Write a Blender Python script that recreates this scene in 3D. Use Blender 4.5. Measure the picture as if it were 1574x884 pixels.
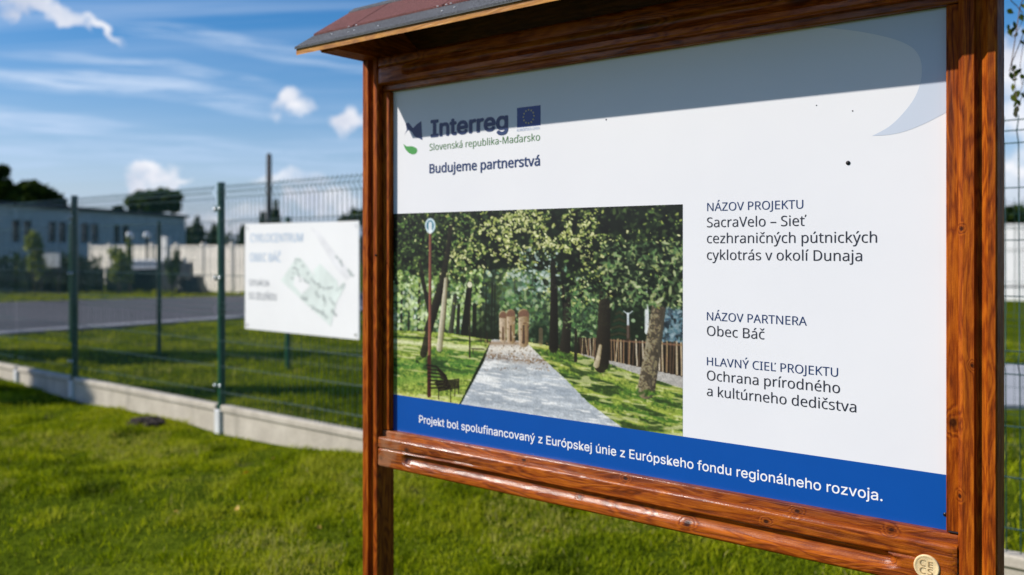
import bpy, bmesh, math, random
import numpy as np
from mathutils import Vector, Matrix

for o in list(bpy.data.objects):
    bpy.data.objects.remove(o, do_unlink=True)
scene = bpy.context.scene
C = scene.collection
random.seed(7)
rng = np.random.default_rng(11)
R = math.radians

# ------------------------------------------------------------------ camera
CAMH = 1.43
cam_d = bpy.data.cameras.new('camera')
cam = bpy.data.objects.new('camera', cam_d); C.objects.link(cam)
cam.location = (0, 0, CAMH); cam.rotation_euler = (R(90), 0, 0)
cam_d.sensor_width = 36; cam_d.lens = 31.47
cam_d.shift_y = -62/1574
cam_d.clip_start = 0.05; cam_d.clip_end = 3000
cam_d.dof.use_dof = True; cam_d.dof.focus_distance = 1.86; cam_d.dof.aperture_fstop = 2.7
scene.camera = cam

# ------------------------------------------------------------------ light
# the kiosk plane: e runs along the board, n looks out of its face
EX, EY = 0.7834, -0.6217
NX, NY = -0.6217, -0.7834
tos = Vector((-1.10*EX + NX, -1.10*EY + NY, 1.054)).normalized()   # towards the sun
sun_el = math.asin(tos.z); sun_az = math.atan2(tos.x, tos.y)
sd = bpy.data.lights.new('sun', 'SUN'); sd.energy = 5.0; sd.angle = R(0.53); sd.color = (1.0, 0.94, 0.86)
sun = bpy.data.objects.new('sun', sd); C.objects.link(sun)
sun.rotation_euler = tos.to_track_quat('Z', 'Y').to_euler()
sun.location = (-6, 0, 8)
vs = scene.view_settings
vs.view_transform = 'Standard'; vs.look = 'None'; vs.gamma = 1; vs.use_curve_mapping = False
vs.exposure = 0.14

# ------------------------------------------------------------------ node helpers
class NT:
    def __init__(s, nt): s.t = nt
    def n(s, typ, **kw):
        x = s.t.nodes.new(typ)
        for k, v in kw.items(): setattr(x, k, v)
        return x
    def l(s, a, b): s.t.links.new(a, b)
    def inp(s, sock, v):
        if v is None: return
        if isinstance(v, bpy.types.NodeSocket): s.l(v, sock)
        else: sock.default_value = v
    def math(s, op, a, b=None, clamp=False):
        x = s.n('ShaderNodeMath', operation=op, use_clamp=clamp)
        s.inp(x.inputs[0], a)
        if b is not None: s.inp(x.inputs[1], b)
        return x.outputs[0]
    def vmath(s, op, a, b=None):
        x = s.n('ShaderNodeVectorMath', operation=op)
        s.inp(x.inputs[0], a)
        if b is not None: s.inp(x.inputs[1], b)
        return x.outputs['Value'] if op in ('DOT_PRODUCT', 'LENGTH') else x.outputs['Vector']
    def noise(s, vec, scale, detail=4, rough=.55, dist=0):
        x = s.n('ShaderNodeTexNoise'); s.inp(x.inputs['Vector'], vec)
        x.inputs['Scale'].default_value = scale; x.inputs['Detail'].default_value = detail
        x.inputs['Roughness'].default_value = rough; x.inputs['Distortion'].default_value = dist
        return x.outputs['Fac']
    def noisec(s, vec, scale, detail=3):
        x = s.n('ShaderNodeTexNoise'); s.inp(x.inputs['Vector'], vec)
        x.inputs['Scale'].default_value = scale; x.inputs['Detail'].default_value = detail
        return x.outputs['Color']
    def mapping(s, vec, scale=(1,1,1), loc=(0,0,0), rot=(0,0,0)):
        x = s.n('ShaderNodeMapping'); s.inp(x.inputs['Vector'], vec)
        x.inputs['Scale'].default_value = scale; x.inputs['Location'].default_value = loc
        x.inputs['Rotation'].default_value = rot
        return x.outputs[0]
    def ramp(s, fac, stops):
        x = s.n('ShaderNodeValToRGB'); s.inp(x.inputs[0], fac)
        cr = x.color_ramp
        while len(cr.elements) < len(stops): cr.elements.new(0.5)
        for e, (p, c) in zip(cr.elements, stops):
            e.position = p; e.color = (*c, 1) if len(c) == 3 else c
        return x.outputs[0]
    def mix(s, fac, a, b, mode='MIX'):
        x = s.n('ShaderNodeMix', data_type='RGBA', blend_type=mode)
        s.inp(x.inputs[0], fac)
        for sock, v in ((x.inputs[6], a), (x.inputs[7], b)):
            if isinstance(v, tuple) and len(v) == 3: v = (*v, 1)
            s.inp(sock, v)
        return x.outputs[2]
    def smooth(s, v, a, b):
        x = s.n('ShaderNodeMapRange', interpolation_type='SMOOTHSTEP')
        s.inp(x.inputs[0], v); x.inputs[1].default_value = a; x.inputs[2].default_value = b
        return x.outputs[0]
    def bump(s, h, strength=.3, dist=.01):
        x = s.n('ShaderNodeBump'); s.inp(x.inputs['Height'], h)
        x.inputs['Strength'].default_value = strength; x.inputs['Distance'].default_value = dist
        return x.outputs[0]

# ------------------------------------------------------------------ sky
w = bpy.data.worlds.new("World"); scene.world = w; w.use_nodes = True
w.node_tree.nodes.clear(); t = NT(w.node_tree)
out = t.n('ShaderNodeOutputWorld'); bg = t.n('ShaderNodeBackground')
sky = t.n('ShaderNodeTexSky', sky_type='NISHITA')
sky.sun_disc = False; sky.sun_elevation = sun_el; sky.sun_rotation = sun_az
sky.air_density = 1.1; sky.dust_density = 0.6; sky.ozone_density = 2.5; sky.altitude = 120
tc = t.n('ShaderNodeTexCoord'); D = t.vmath('NORMALIZE', tc.outputs['Generated'])
hs = t.n('ShaderNodeHueSaturation'); hs.inputs['Saturation'].default_value = 1.62
hs.inputs['Value'].default_value = 1.0
t.l(sky.outputs[0], hs.inputs['Color'])
sep = t.n('ShaderNodeSeparateXYZ'); t.l(D, sep.inputs[0])
zz = t.math('MAXIMUM', sep.outputs[2], 0.0)
# cirrus streaks laid on a high plane, stretched along one direction
zc = t.math('ADD', zz, 0.10)
px_ = t.math('DIVIDE', sep.outputs[0], zc); py_ = t.math('DIVIDE', sep.outputs[1], zc)
cv = t.n('ShaderNodeCombineXYZ'); t.l(px_, cv.inputs[0]); t.l(py_, cv.inputs[1])
wisp = t.noise(t.mapping(cv.outputs[0], (0.30, 2.1, 1), (1.3, 4.1, 0), (0, 0, R(9))), 1.0, 6, .58, 1.1)
big = t.noise(t.mapping(cv.outputs[0], (0.3, 0.4, 1), (7.0, 2.0, 0)), 1.0, 3, .5, .3)
cirrus = t.math('MULTIPLY', t.smooth(wisp, .42, .76), t.math('ADD', t.smooth(big, .3, .62), .25))
cirrus = t.math('MULTIPLY', cirrus, 0.38, clamp=True)
# billowing clouds: ellipses in direction space, broken by noise
wob = t.n('ShaderNodeVectorMath', operation='SUBTRACT')
t.l(t.noisec(D, 30, 6), wob.inputs[0]); wob.inputs[1].default_value = (.5, .5, .5)
wob2 = t.n('ShaderNodeVectorMath', operation='SCALE'); t.l(wob.outputs[0], wob2.inputs[0]); wob2.inputs['Scale'].default_value = .062
wobb = t.n('ShaderNodeVectorMath', operation='SUBTRACT')
t.l(t.noisec(D, 7, 2), wobb.inputs[0]); wobb.inputs[1].default_value = (.5, .5, .5)
wob3 = t.n('ShaderNodeVectorMath', operation='SCALE'); t.l(wobb.outputs[0], wob3.inputs[0]); wob3.inputs['Scale'].default_value = .03
D2 = t.vmath('ADD', t.vmath('ADD', D, wob2.outputs[0]), wob3.outputs[0])
def pxdir(x, y):
    return Vector((x-787, 1376, 380-y)).normalized()
clouds = [(446,162,38,20,0,1),(428,160,24,13,0,.9),(440,146,20,14,0,.9),(545,190,24,22,0,1),(238,268,36,17,0,.95),(268,279,32,9,0,.75),(214,270,18,12,0,.75),
          (60,0,70,10,-6,.8),(108,12,36,10,-20,.8),(150,34,42,10,-38,.85),(18,-6,60,10,0,.8),
          (478,303,46,16,0,.75),(520,306,40,22,0,.75),(455,272,50,13,0,.55),(300,332,60,9,0,.6),(400,318,50,12,0,.5),(160,340,40,8,0,.4),(345,350,60,10,0,.5),
          (1560,100,80,45,0,.9),(1566,260,60,30,0,.85),(1600,300,90,25,0,.6),(1680,180,140,60,0,.9),
          (1200,-160,160,50,0,.8),(700,-260,200,40,8,.5),(-300,60,160,60,0,.9),(-500,250,200,40,0,.8),(2100,200,220,70,0,.9),
          (620,270,50,30,0,.7),(760,300,80,30,0,.8),(1000,250,120,50,0,.8),(1300,300,120,30,0,.7)]
tot = None
for (x, y, a, b, ang, k) in clouds:
    c = pxdir(x, y); r_ = Vector((c.y, -c.x, 0)).normalized(); u_ = r_.cross(c).normalized()
    ca, sa = math.cos(R(ang)), math.sin(R(ang))
    r2 = r_*ca + u_*sa; u2 = u_*ca - r_*sa
    sc = 1/(math.hypot(x-787, 1376, 380-y))
    A = t.math('DIVIDE', t.vmath('DOT_PRODUCT', t.vmath('SUBTRACT', D2, tuple(c)), tuple(r2)), a*sc*1.15)
    B = t.math('DIVIDE', t.vmath('DOT_PRODUCT', t.vmath('SUBTRACT', D2, tuple(c)), tuple(u2)), b*sc*1.15)
    W = t.math('DIVIDE', t.vmath('DOT_PRODUCT', t.vmath('SUBTRACT', D2, tuple(c)), tuple(c)), .6)
    q = t.math('ADD', t.math('ADD', t.math('MULTIPLY', A, A), t.math('MULTIPLY', B, B)), t.math('MULTIPLY', W, W))
    m = t.math('MULTIPLY', t.smooth(t.math('SUBTRACT', 1.25, q), 0.0, 1.2), k)
    tot = m if tot is None else t.math('MAXIMUM', tot, m)
cum = t.math('MULTIPLY', tot, t.math('ADD', t.smooth(t.noise(D, 30, 5), .25, .55), .15), clamp=True)
shade = t.noise(D, 16, 4)
ccol = t.ramp(shade, [(.3, (6.0, 6.5, 7.8)), (.58, (9.2, 9.3, 9.8))])
skyc = t.mix(1.0, hs.outputs[0], (1.10, .95, 1.07), 'MULTIPLY')
base = t.mix(cirrus, skyc, (5.6, 6.8, 8.8))
wisps = [(170,128,210,13,2,.8),(60,185,120,14,2,.75),(330,158,150,8,6,.5),(400,75,220,10,7,.5),(250,105,180,8,4,.5),(330,235,330,18,4,.45),(100,240,230,14,0,.5),(620,250,200,20,5,.4),(1000,60,300,20,-6,.5),(-250,150,260,20,4,.6)]
wt = None
stw = t.noise(t.mapping(D, (1.6, 1.6, 22)), 6, 7, .62, .7)
wd = t.vmath('ADD', D, wob3.outputs[0])
for (x, y, a, b, ang, k) in wisps:
    c = pxdir(x, y); r_ = Vector((c.y, -c.x, 0)).normalized(); u_ = r_.cross(c).normalized()
    ca, sa = math.cos(R(ang)), math.sin(R(-ang))
    r2 = r_*ca + u_*sa; u2 = u_*ca - r_*sa; sc = 1/(math.hypot(x-787, 1376, 380-y))
    df_ = t.vmath('SUBTRACT', wd, tuple(c))
    A = t.math('DIVIDE', t.vmath('DOT_PRODUCT', df_, tuple(r2)), a*sc*1.3)
    B = t.math('DIVIDE', t.vmath('DOT_PRODUCT', df_, tuple(u2)), b*sc*1.6)
    W = t.math('DIVIDE', t.vmath('DOT_PRODUCT', df_, tuple(c)), .6)
    q = t.math('ADD', t.math('ADD', t.math('MULTIPLY', A, A), t.math('MULTIPLY', B, B)), t.math('MULTIPLY', W, W))
    m = t.math('MULTIPLY', t.smooth(t.math('SUBTRACT', 1.2, q), 0.0, 1.2), k)
    wt = m if wt is None else t.math('MAXIMUM', wt, m)
wt = t.math('MULTIPLY', wt, t.math('ADD', t.smooth(stw, .34, .66), .12), clamp=True)
base = t.mix(wt, base, (5.9, 7.1, 8.9))
lowhaze = t.math('MULTIPLY', t.math('POWER', t.math('SUBTRACT', 1.0, t.math('MINIMUM', t.math('MULTIPLY', zz, 2.6), 1.0)), 2.2), .62)
base = t.mix(lowhaze, base, (3.9, 6.1, 9.6))
col = t.mix(cum, base, ccol)
t.l(col, bg.inputs[0]); bg.inputs[1].default_value = 0.094
t.l(bg.outputs[0], out.inputs[0])

# ------------------------------------------------------------------ material helpers
def lin(c):
    return tuple((v/12.92 if v <= .04045 else ((v+.055)/1.055)**2.4) for v in c)
def new_mat(name):
    m = bpy.data.materials.new(name); m.use_nodes = True
    nt = m.node_tree; nt.nodes.clear(); t = NT(nt)
    o = t.n('ShaderNodeOutputMaterial'); b = t.n('ShaderNodeBsdfPrincipled'); t.l(b.outputs[0], o.inputs[0])
    return m, t, b, o
def simple(name, col, rough=.6, metal=0, var=.12, scale=8, bump=.15, bscale=60, coat=0):
    m, t, b, o = new_mat(name)
    tc = t.n('ShaderNodeTexCoord').outputs['Object']
    n = t.noise(tc, scale, 5)
    lo = tuple(c*(1-var) for c in col); hi = tuple(min(1, c*(1+var)) for c in col)
    t.l(t.ramp(n, [(.3, lo), (.7, hi)]), b.inputs['Base Color'])
    b.inputs['Roughness'].default_value = rough; b.inputs['Metallic'].default_value = metal
    b.inputs['Coat Weight'].default_value = coat
    if bump: t.l(t.bump(t.noise(tc, bscale, 3), bump, .004), b.inputs['Normal'])
    return m

def wood(name, axis, dark, mid, light, rough=.34, coat=.5, knots=True, spec=.3, bs=.5, marks=(), worn=False):
    """varnished softwood; axis = the way the grain runs in the object's own space"""
    m, t, b, o = new_mat(name)
    tc = t.n('ShaderNodeTexCoord').outputs['Object']
    oi = t.n('ShaderNodeObjectInfo')
    off = t.n('ShaderNodeVectorMath', operation='SCALE'); off.inputs[0].default_value = (13.1, 7.7, 5.3)
    t.l(oi.outputs['Random'], off.inputs['Scale'])
    p = t.vmath('ADD', tc, off.outputs[0])
    st = {'x': (.045, 1, 1), 'y': (1, .045, 1), 'z': (1, 1, .045)}[axis]
    st2 = {'x': (.16, 1, 1), 'y': (1, .16, 1), 'z': (1, 1, .16)}[axis]
    stk = {'x': (.45, 1, 1), 'y': (1, .45, 1), 'z': (1, 1, .45)}[axis]
    ps = t.mapping(p, st); p2 = t.mapping(p, st2)
    # knots bend the grain around them
    vk = t.n('ShaderNodeTexVoronoi'); t.l(t.mapping(p, stk), vk.inputs['Vector']); vk.inputs['Scale'].default_value = 9.0
    vk.inputs['Randomness'].default_value = 1.0
    kd = vk.outputs['Distance']
    kn = t.math('SUBTRACT', 1.0, t.smooth(kd, .03, .17))
    ring = t.math('SUBTRACT', 1.0, t.smooth(kd, .05, .42))
    warp = t.math('MULTIPLY', ring, .9)
    kmark = None
    if marks:
        sx_ = t.n('ShaderNodeSeparateXYZ'); t.l(tc, sx_.inputs[0])
        wn = t.math('MULTIPLY', t.math('SUBTRACT', t.noise(tc, 70, 3), .5), .9)
        for (kx, kz_, rx, rz_) in marks:
            a = t.math('DIVIDE', t.math('SUBTRACT', sx_.outputs[0], kx), rx); c_ = t.math('DIVIDE', t.math('SUBTRACT', sx_.outputs[2], kz_), rz_)
            q_ = t.math('ADD', t.math('SQRT', t.math('ADD', t.math('MULTIPLY', a, a), t.math('MULTIPLY', c_, c_))), wn)
            kmark = q_ if kmark is None else t.math('MINIMUM', kmark, q_)
        halo = t.math('SUBTRACT', 1.0, t.smooth(kmark, .4, 3.2))
        warp = t.math('ADD', warp, t.math('MULTIPLY', halo, .9))
    low = t.noise(p2, 26, 3, .5, .6)
    ringv = t.math('ADD', t.math('MULTIPLY', low, 5.0), t.math('MULTIPLY', warp, 1.6 if knots else 0))
    g1 = t.math('ABSOLUTE', t.math('SINE', t.math('MULTIPLY', ringv, 4.3)))
    g1 = t.math('POWER', g1, 1.6)
    fine = t.noise(ps, 520, 5, .7)
    med = t.noise(ps, 95, 4, .6)
    f = t.math('ADD', t.math('MULTIPLY', g1, .15), t.math('ADD', t.math('MULTIPLY', fine, .62), t.math('MULTIPLY', med, .36)))
    colr = t.ramp(f, [(.34, dark), (.52, mid), (.74, light)])
    blot = t.noise(p2, 7, 3)
    streak = t.smooth(t.noise(ps, 60, 3, .5), .52, .70)
    colr = t.mix(t.math('MULTIPLY', streak, .38), colr, dark)
    colr = t.mix(t.math('MULTIPLY', t.smooth(blot, .50, .72), .42), colr, tuple(c*.55 for c in dark))
    if knots:
        colr = t.mix(t.math('MULTIPLY', kn, .72), colr, tuple(c*.28 for c in dark))
    if marks:
        core = t.math('SUBTRACT', 1.0, t.smooth(kmark, .45, 1.15))
        rg = t.math('ABSOLUTE', t.math('SINE', t.math('MULTIPLY', kmark, 4.0)))
        colr = t.mix(t.math('MULTIPLY', t.math('MULTIPLY', halo, rg), .28), colr, tuple(c*.8 for c in dark))
        colr = t.mix(t.math('MULTIPLY', core, .85), colr, tuple(c*.22 for c in dark))
    if worn:
        sw = t.n('ShaderNodeSeparateXYZ'); t.l(tc, sw.inputs[0])
        wm = t.math('MULTIPLY', t.math('SUBTRACT', 1.0, t.smooth(t.math('ADD', sw.outputs[0], t.math('MULTIPLY', t.noise(p, 30, 4), .10)), .06, .13)), t.smooth(t.noise(p, 22, 5), .36, .58))
        wm = t.math('MULTIPLY', wm, t.math('LESS_THAN', sw.outputs[2], 1.1))
        colr = t.mix(t.math('MULTIPLY', wm, .75), colr, (.30, .135, .065))
    pits = t.smooth(t.noise(p, 900, 2), .63, .72)
    colr = t.mix(t.math('MULTIPLY', pits, .35), colr, tuple(c*.4 for c in dark))
    t.l(colr, b.inputs['Base Color'])
    rr = t.math('ADD', t.math('MULTIPLY', t.noise(p, 60, 4), .28), rough-.12)
    t.l(rr, b.inputs['Roughness'])
    t.l(t.math('MULTIPLY', t.smooth(t.noise(p2, 26, 4), .36, .62), coat), b.inputs['Coat Weight']); t.l(t.math('ADD', t.math('MULTIPLY', t.noise(p, 45, 4), .38), .02), b.inputs['Coat Roughness'])
    b.inputs['Specular IOR Level'].default_value = spec
    h = t.math('ADD', t.math('MULTIPLY', fine, .55), t.math('ADD', t.math('MULTIPLY', g1, .35), t.math('MULTIPLY', t.noise(p, 350, 3), .55)))
    bp = t.bump(h, bs, .0014)
    t.l(bp, b.inputs['Normal']); t.l(bp, b.inputs['Coat Normal'])
    return m

WD, WM, WL = (.036, .0050, .0006), (.225, .040, .0018), (.47, .118, .0048)
M = {}
M['wood_v'] = wood('stained_wood_upright', 'z', WD, WM, WL, rough=.55, coat=.0, spec=.12, marks=[(1.4898, 1.7030, 0.0052, 0.0064), (1.4898, 1.5975, 0.0045, 0.0056), (1.5168, 1.0983, 0.0097, 0.0120), (1.4966, 1.3780, 0.0032, 0.0040), (1.5346, 1.4642, 0.0039, 0.0048), (1.5313, 0.9657, 0.0045, 0.0056), (1.5532, 1.2118, 0.0039, 0.0048)])
M['wood_h'] = wood('stained_wood_lengthwise', 'x', WD, WM, WL, rough=.45, coat=.8, spec=.2, bs=.6, worn=True, marks=[(-0.0220, 0.8114, 0.0117, 0.0078), (0.0858, 0.8496, 0.0099, 0.0066), (0.8000, 0.8788, 0.0063, 0.0042), (0.9699, 0.8064, 0.0099, 0.0066), (1.2173, 0.8767, 0.0072, 0.0048), (1.4057, 0.8750, 0.0072, 0.0048), (1.1576, 0.8490, 0.0063, 0.0042), (0.4936, 0.8775, 0.0072, 0.0048), (0.6728, 0.8148, 0.0054, 0.0036)])
M['wood_d'] = wood('stained_wood_crosswise', 'y', WD, WM, WL, rough=.6, coat=0, spec=.1)
M['wood_edge'] = wood('raw_board_edge', 'x', (.15, .045, .005), (.40, .155, .012), (.54, .25, .03), coat=.1, rough=.6, knots=False)
M['wood_roof_shaded'] = wood('shaded_stained_roof_board', 'x', tuple(c*.4 for c in WD), tuple(c*.3 for c in WM), tuple(c*.3 for c in WL), coat=0, rough=.7)  # kiosk stain darkened: the shade under the roof is put into the colour
M['ink_navy'] = simple('navy_ink', (.012, .035, .125), .35, var=.03, bump=0)
M['ink_black'] = simple('dark_ink', (.022, .022, .034), .4, var=.03, bump=0)
M['ink_green'] = simple('green_ink', (.055, .185, .035), .4, var=.03, bump=0)
M['ink_leaf'] = simple('leaf_green_ink', (.06, .30, .06), .35, var=.03, bump=0)
M['ink_white'] = simple('white_ink', (.86, .87, .88), .35, var=.02, bump=0)
M['ink_flag'] = simple('flag_blue_ink', (.006, .045, .22), .35, var=.03, bump=0)
M['ink_star'] = simple('flag_star_ink', (.62, .52, .16), .35, var=.03, bump=0)
M['ink_small'] = simple('pale_blue_ink', (.38, .46, .66), .4, var=.03, bump=0)
M['ink_swoosh'] = simple('pale_grey_ink', (.53, .585, .68), .33, var=.01, bump=0)
M['band'] = simple('royal_blue_print', (.0015, .072, .345), .3, var=.03, bump=0)
def panel_mat():
    m, t, b, o = new_mat('white_composite_panel')
    tc = t.n('ShaderNodeTexCoord').outputs['Object']
    n = t.noise(tc, 3.0, 3)
    c = t.ramp(n, [(.3, (.735, .738, .765)), (.7, (.765, .765, .785))])
    sp = t.smooth(t.noise(tc, 240, 2), .74, .78)
    c = t.mix(t.math('MULTIPLY', sp, .18), c, (.5, .5, .48))
    t.l(c, b.inputs['Base Color']); b.inputs['Roughness'].default_value = .38
    b.inputs['Specular IOR Level'].default_value = .25
    t.l(t.bump(t.noise(tc, 6, 2), .05, .01), b.inputs['Normal'])
    return m
M['panel'] = panel_mat()
M['screw'] = simple('blackened_screw', (.02, .018, .02), .35, .6, bump=0)
M['button'] = simple('turned_pale_wood', (.74, .56, .30), .55, var=.12, scale=90, bscale=300, bump=.2)
M['green_paint'] = simple('dark_green_powder_coat', (.007, .072, .042), .32, 0, var=.1, bump=.05, coat=.3)
M['green_wire'] = simple('green_coated_wire', (.012, .055, .052), .3, 0, var=.15, bump=0, coat=.4)
M['green_wire_far'] = simple('green_coated_wire_far', (.014, .055, .05), .35, 0, var=.15, bump=0)
M['steel'] = simple('bright_steel', (.92, .93, .95), .32, 1, var=.05, bump=0)
M['zinc'] = simple('galvanised_holder', (.70, .71, .71), .45, .1, var=.1, bump=.1)
M['dark_pole'] = simple('weathered_pole', (.05, .045, .04), .8, var=.25)
def concrete_mat(name, a, b_, stain=True):
    m, t, b, o = new_mat(name)
    tc = t.n('ShaderNodeTexCoord').outputs['Object']
    n1 = t.noise(tc, 4, 6, .65); n2 = t.noise(tc, 70, 4, .6)
    f = t.math('ADD', t.math('MULTIPLY', n1, .6), t.math('MULTIPLY', n2, .4))
    c = t.ramp(f, [(.32, a), (.68, b_)])
    if stain:
        st = t.smooth(t.noise(t.mapping(tc, (3, 3, .6)), 2.2, 4), .52, .75)
        c = t.mix(t.math('MULTIPLY', st, .4), c, tuple(v*.5 for v in a))
    t.l(c, b.inputs['Base Color']); b.inputs['Roughness'].default_value = .88
    t.l(t.bump(n2, .4, .004), b.inputs['Normal'])
    return m
M['concrete'] = concrete_mat('pale_concrete', (.36, .32, .255), (.60, .545, .45))
M['concrete_wall'] = concrete_mat('beige_concrete', (.66, .61, .53), (.80, .75, .66))
M['concrete_grey'] = concrete_mat('grey_concrete', (.16, .15, .135), (.27, .26, .24))
M['white_render'] = concrete_mat('white_render', (.66, .66, .65), (.78, .78, .77), False)
M['slab'] = concrete_mat('grey_paving', (.30, .31, .32), (.42, .43, .44))
M['facade'] = simple('blue_grey_render', (.56, .54, .52), .85, var=.12, scale=1.2)
M['facade_trim'] = simple('dark_roof_trim', (.03, .033, .038), .7)
M['glass'] = simple('dark_window_glass', (.012, .016, .022), .1, var=.2, bump=0)
M['frame_dark'] = simple('dark_window_frame', (.05, .055, .06), .5)
M['net'] = simple('dark_green_netting', (.006, .035, .028), .8, var=.3, scale=3)
M['white_plastic'] = simple('white_plastic', (.75, .77, .80), .5)
M['dark_fabric'] = simple('black_green_tarpaulin', (.008, .016, .014), .6)
M['bark'] = simple('bark', (.07, .05, .035), .9, var=.4, scale=20, bump=.6, bscale=40)
M['birch_bark'] = simple('grey_twig_bark', (.14, .10, .085), .8, var=.3, scale=30)

def asphalt_mat():
    m, t, b, o = new_mat('worn_asphalt')
    tc = t.n('ShaderNodeTexCoord').outputs['Object']
    n = t.math('ADD', t.math('MULTIPLY', t.noise(tc, .35, 5), .6), t.math('MULTIPLY', t.noise(tc, 90, 3), .4))
    t.l(t.ramp(n, [(.3, (.062, .060, .068)), (.7, (.105, .10, .112))]), b.inputs['Base Color'])
    b.inputs['Roughness'].default_value = .85
    t.l(t.bump(t.noise(tc, 150, 3), .5, .006), b.inputs['Normal'])
    return m
M['asphalt'] = asphalt_mat()
M['road_paint'] = simple('worn_white_road_paint', (.40, .40, .42), .7, var=.2, scale=2)

def ground_mat():
    m, t, b, o = new_mat('turf_ground')
    tc = t.n('ShaderNodeTexCoord').outputs['Object']
    n1 = t.noise(tc, .9, 5, .6); n2 = t.noise(tc, 14, 5, .7)
    f = t.math('ADD', t.math('MULTIPLY', n1, .5), t.math('MULTIPLY', n2, .5))
    c = t.ramp(f, [(.34, (.024, .038, .004)), (.5, (.070, .10, .006)), (.66, (.14, .17, .012))])
    soil = t.smooth(t.noise(t.mapping(tc, (1, 1, 1), (3, 3, 0)), 2.3, 6), .60, .72)
    c = t.mix(t.math('MULTIPLY', soil, .7), c, (.055, .045, .028))
    t.l(c, b.inputs['Base Color']); b.inputs['Roughness'].default_value = 1; b.inputs['Specular IOR Level'].default_value = 0
    t.l(t.bump(n2, .8, .05), b.inputs['Normal'])
    return m
M['ground'] = ground_mat()
M['soil'] = simple('dark_crumbly_soil', (.032, .022, .016), .95, var=.4, scale=25, bump=.8, bscale=60)

def leafy(name, cols, trans=.35, rough=.5):
    """foliage: a random value per leaf (attribute 'v') picks the shade; some light passes through"""
    m, t, b, o = new_mat(name)
    at = t.n('ShaderNodeAttribute', attribute_name='v')
    c = t.ramp(at.outputs['Fac'], cols)
    t.l(c, b.inputs['Base Color']); b.inputs['Roughness'].default_value = rough
    b.inputs['Specular IOR Level'].default_value = .06
    tr = t.n('ShaderNodeBsdfTranslucent'); 
    t.l(t.mix(1.0, c, (1.0, 1.0, .55), 'MULTIPLY'), tr.inputs[0])
    mx = t.n('ShaderNodeMixShader'); mx.inputs[0].default_value = trans
    t.l(b.outputs[0], mx.inputs[1]); t.l(tr.outputs[0], mx.inputs[2]); t.l(mx.outputs[0], o.inputs[0])
    return m
M['grass'] = leafy('grass_blades', [(0, (.022, .045, .002)), (.4, (.200, .265, .005)), (.75, (.36, .40, .008)), (.97, (.38, .40, .035)), (1, (.5, .45, .16))], .45, .6)
M['foliage'] = leafy('dark_foliage', [(0, (.012, .026, .006)), (.6, (.035, .066, .012)), (1, (.09, .125, .02))], .3)
M['foliage_mid'] = leafy('mid_green_foliage', [(0, (.018, .042, .007)), (.6, (.055, .10, .014)), (1, (.13, .175, .028))], .35)
M['foliage_yel'] = leafy('yellow_green_foliage', [(0, (.07, .11, .015)), (.6, (.22, .27, .04)), (1, (.38, .40, .08))], .45)
M['birch_leaf'] = leafy('birch_leaves', [(0, (.03, .05, .01)), (.5, (.09, .12, .015)), (1, (.30, .30, .04))], .4)
M['dead_leaf'] = simple('yellow_fallen_leaf', (.55, .36, .04), .6, var=.2)

def shingle_mat(name, a, b_, c_):
    m, t, b, o = new_mat(name)
    tc = t.n('ShaderNodeTexCoord').outputs['Object']
    v = t.n('ShaderNodeTexVoronoi'); t.l(tc, v.inputs['Vector']); v.inputs['Scale'].default_value = 520
    n = t.math('ADD', t.math('MULTIPLY', v.outputs['Color'], .55), t.math('MULTIPLY', t.noise(tc, 260, 3), .3))
    n = t.math('ADD', n, t.math('MULTIPLY', t.noise(tc, 9, 4), .2))
    t.l(t.ramp(n, [(.22, a), (.5, b_), (.85, c_)]), b.inputs['Base Color'])
    b.inputs['Roughness'].default_value = .9
    t.l(t.bump(v.outputs['Distance'], .7, .002), b.inputs['Normal'])
    return m
M['shingle_red'] = shingle_mat('red_mineral_shingle', (.045, .014, .012), (.125, .036, .030), (.26, .10, .085))
M['shingle_grey'] = shingle_mat('grey_mineral_shingle', (.018, .019, .022), (.060, .064, .072), (.21, .22, .235))

# ------------------------------------------------------------------ object helpers
def tag(o, label=None, cat=None, group=None, kind=None):
    if label: o['label'] = label
    if cat: o['category'] = cat
    if group: o['group'] = group
    if kind: o['kind'] = kind
    return o
def empty(name, loc=(0,0,0), rz=0, label=None, cat=None, group=None):
    o = bpy.data.objects.new(name, None); C.objects.link(o)
    o.empty_display_size = .2
    o.location = loc; o.rotation_euler = (0, 0, rz)
    return tag(o, label, cat, group)
def link(name, me, mat, parent=None, loc=None, rot=None, smooth=False):
    o = bpy.data.objects.new(name, me); C.objects.link(o)
    if mat is not None:
        if len(me.materials) == 0: me.materials.append(mat)
    if parent: o.parent = parent
    if loc: o.location = loc
    if rot: o.rotation_euler = rot
    if smooth: me.shade_smooth()
    return o
def bm_obj(name, bm, mat, parent=None, loc=None, rot=None, smooth=False):
    me = bpy.data.meshes.new(name); bm.normal_update(); bm.to_mesh(me); bm.free()
    return link(name, me, mat, parent, loc, rot, smooth)
def arr_mesh(name, V, F, v=None):
    me = bpy.data.meshes.new(name)
    V = np.asarray(V, dtype=np.float32); F = np.asarray(F, dtype=np.int32)
    k = F.shape[1]
    me.vertices.add(len(V)); me.vertices.foreach_set('co', V.ravel())
    me.loops.add(F.size); me.loops.foreach_set('vertex_index', F.ravel())
    me.polygons.add(len(F)); me.polygons.foreach_set('loop_start', np.arange(0, F.size, k, dtype=np.int32))
    me.polygons.foreach_set('loop_total', np.full(len(F), k, dtype=np.int32))
    me.update(calc_edges=True)
    if v is not None:
        a = me.attributes.new('v', 'FLOAT', 'POINT'); a.data.foreach_set('value', np.asarray(v, dtype=np.float32))
    me.validate()
    return me
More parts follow.
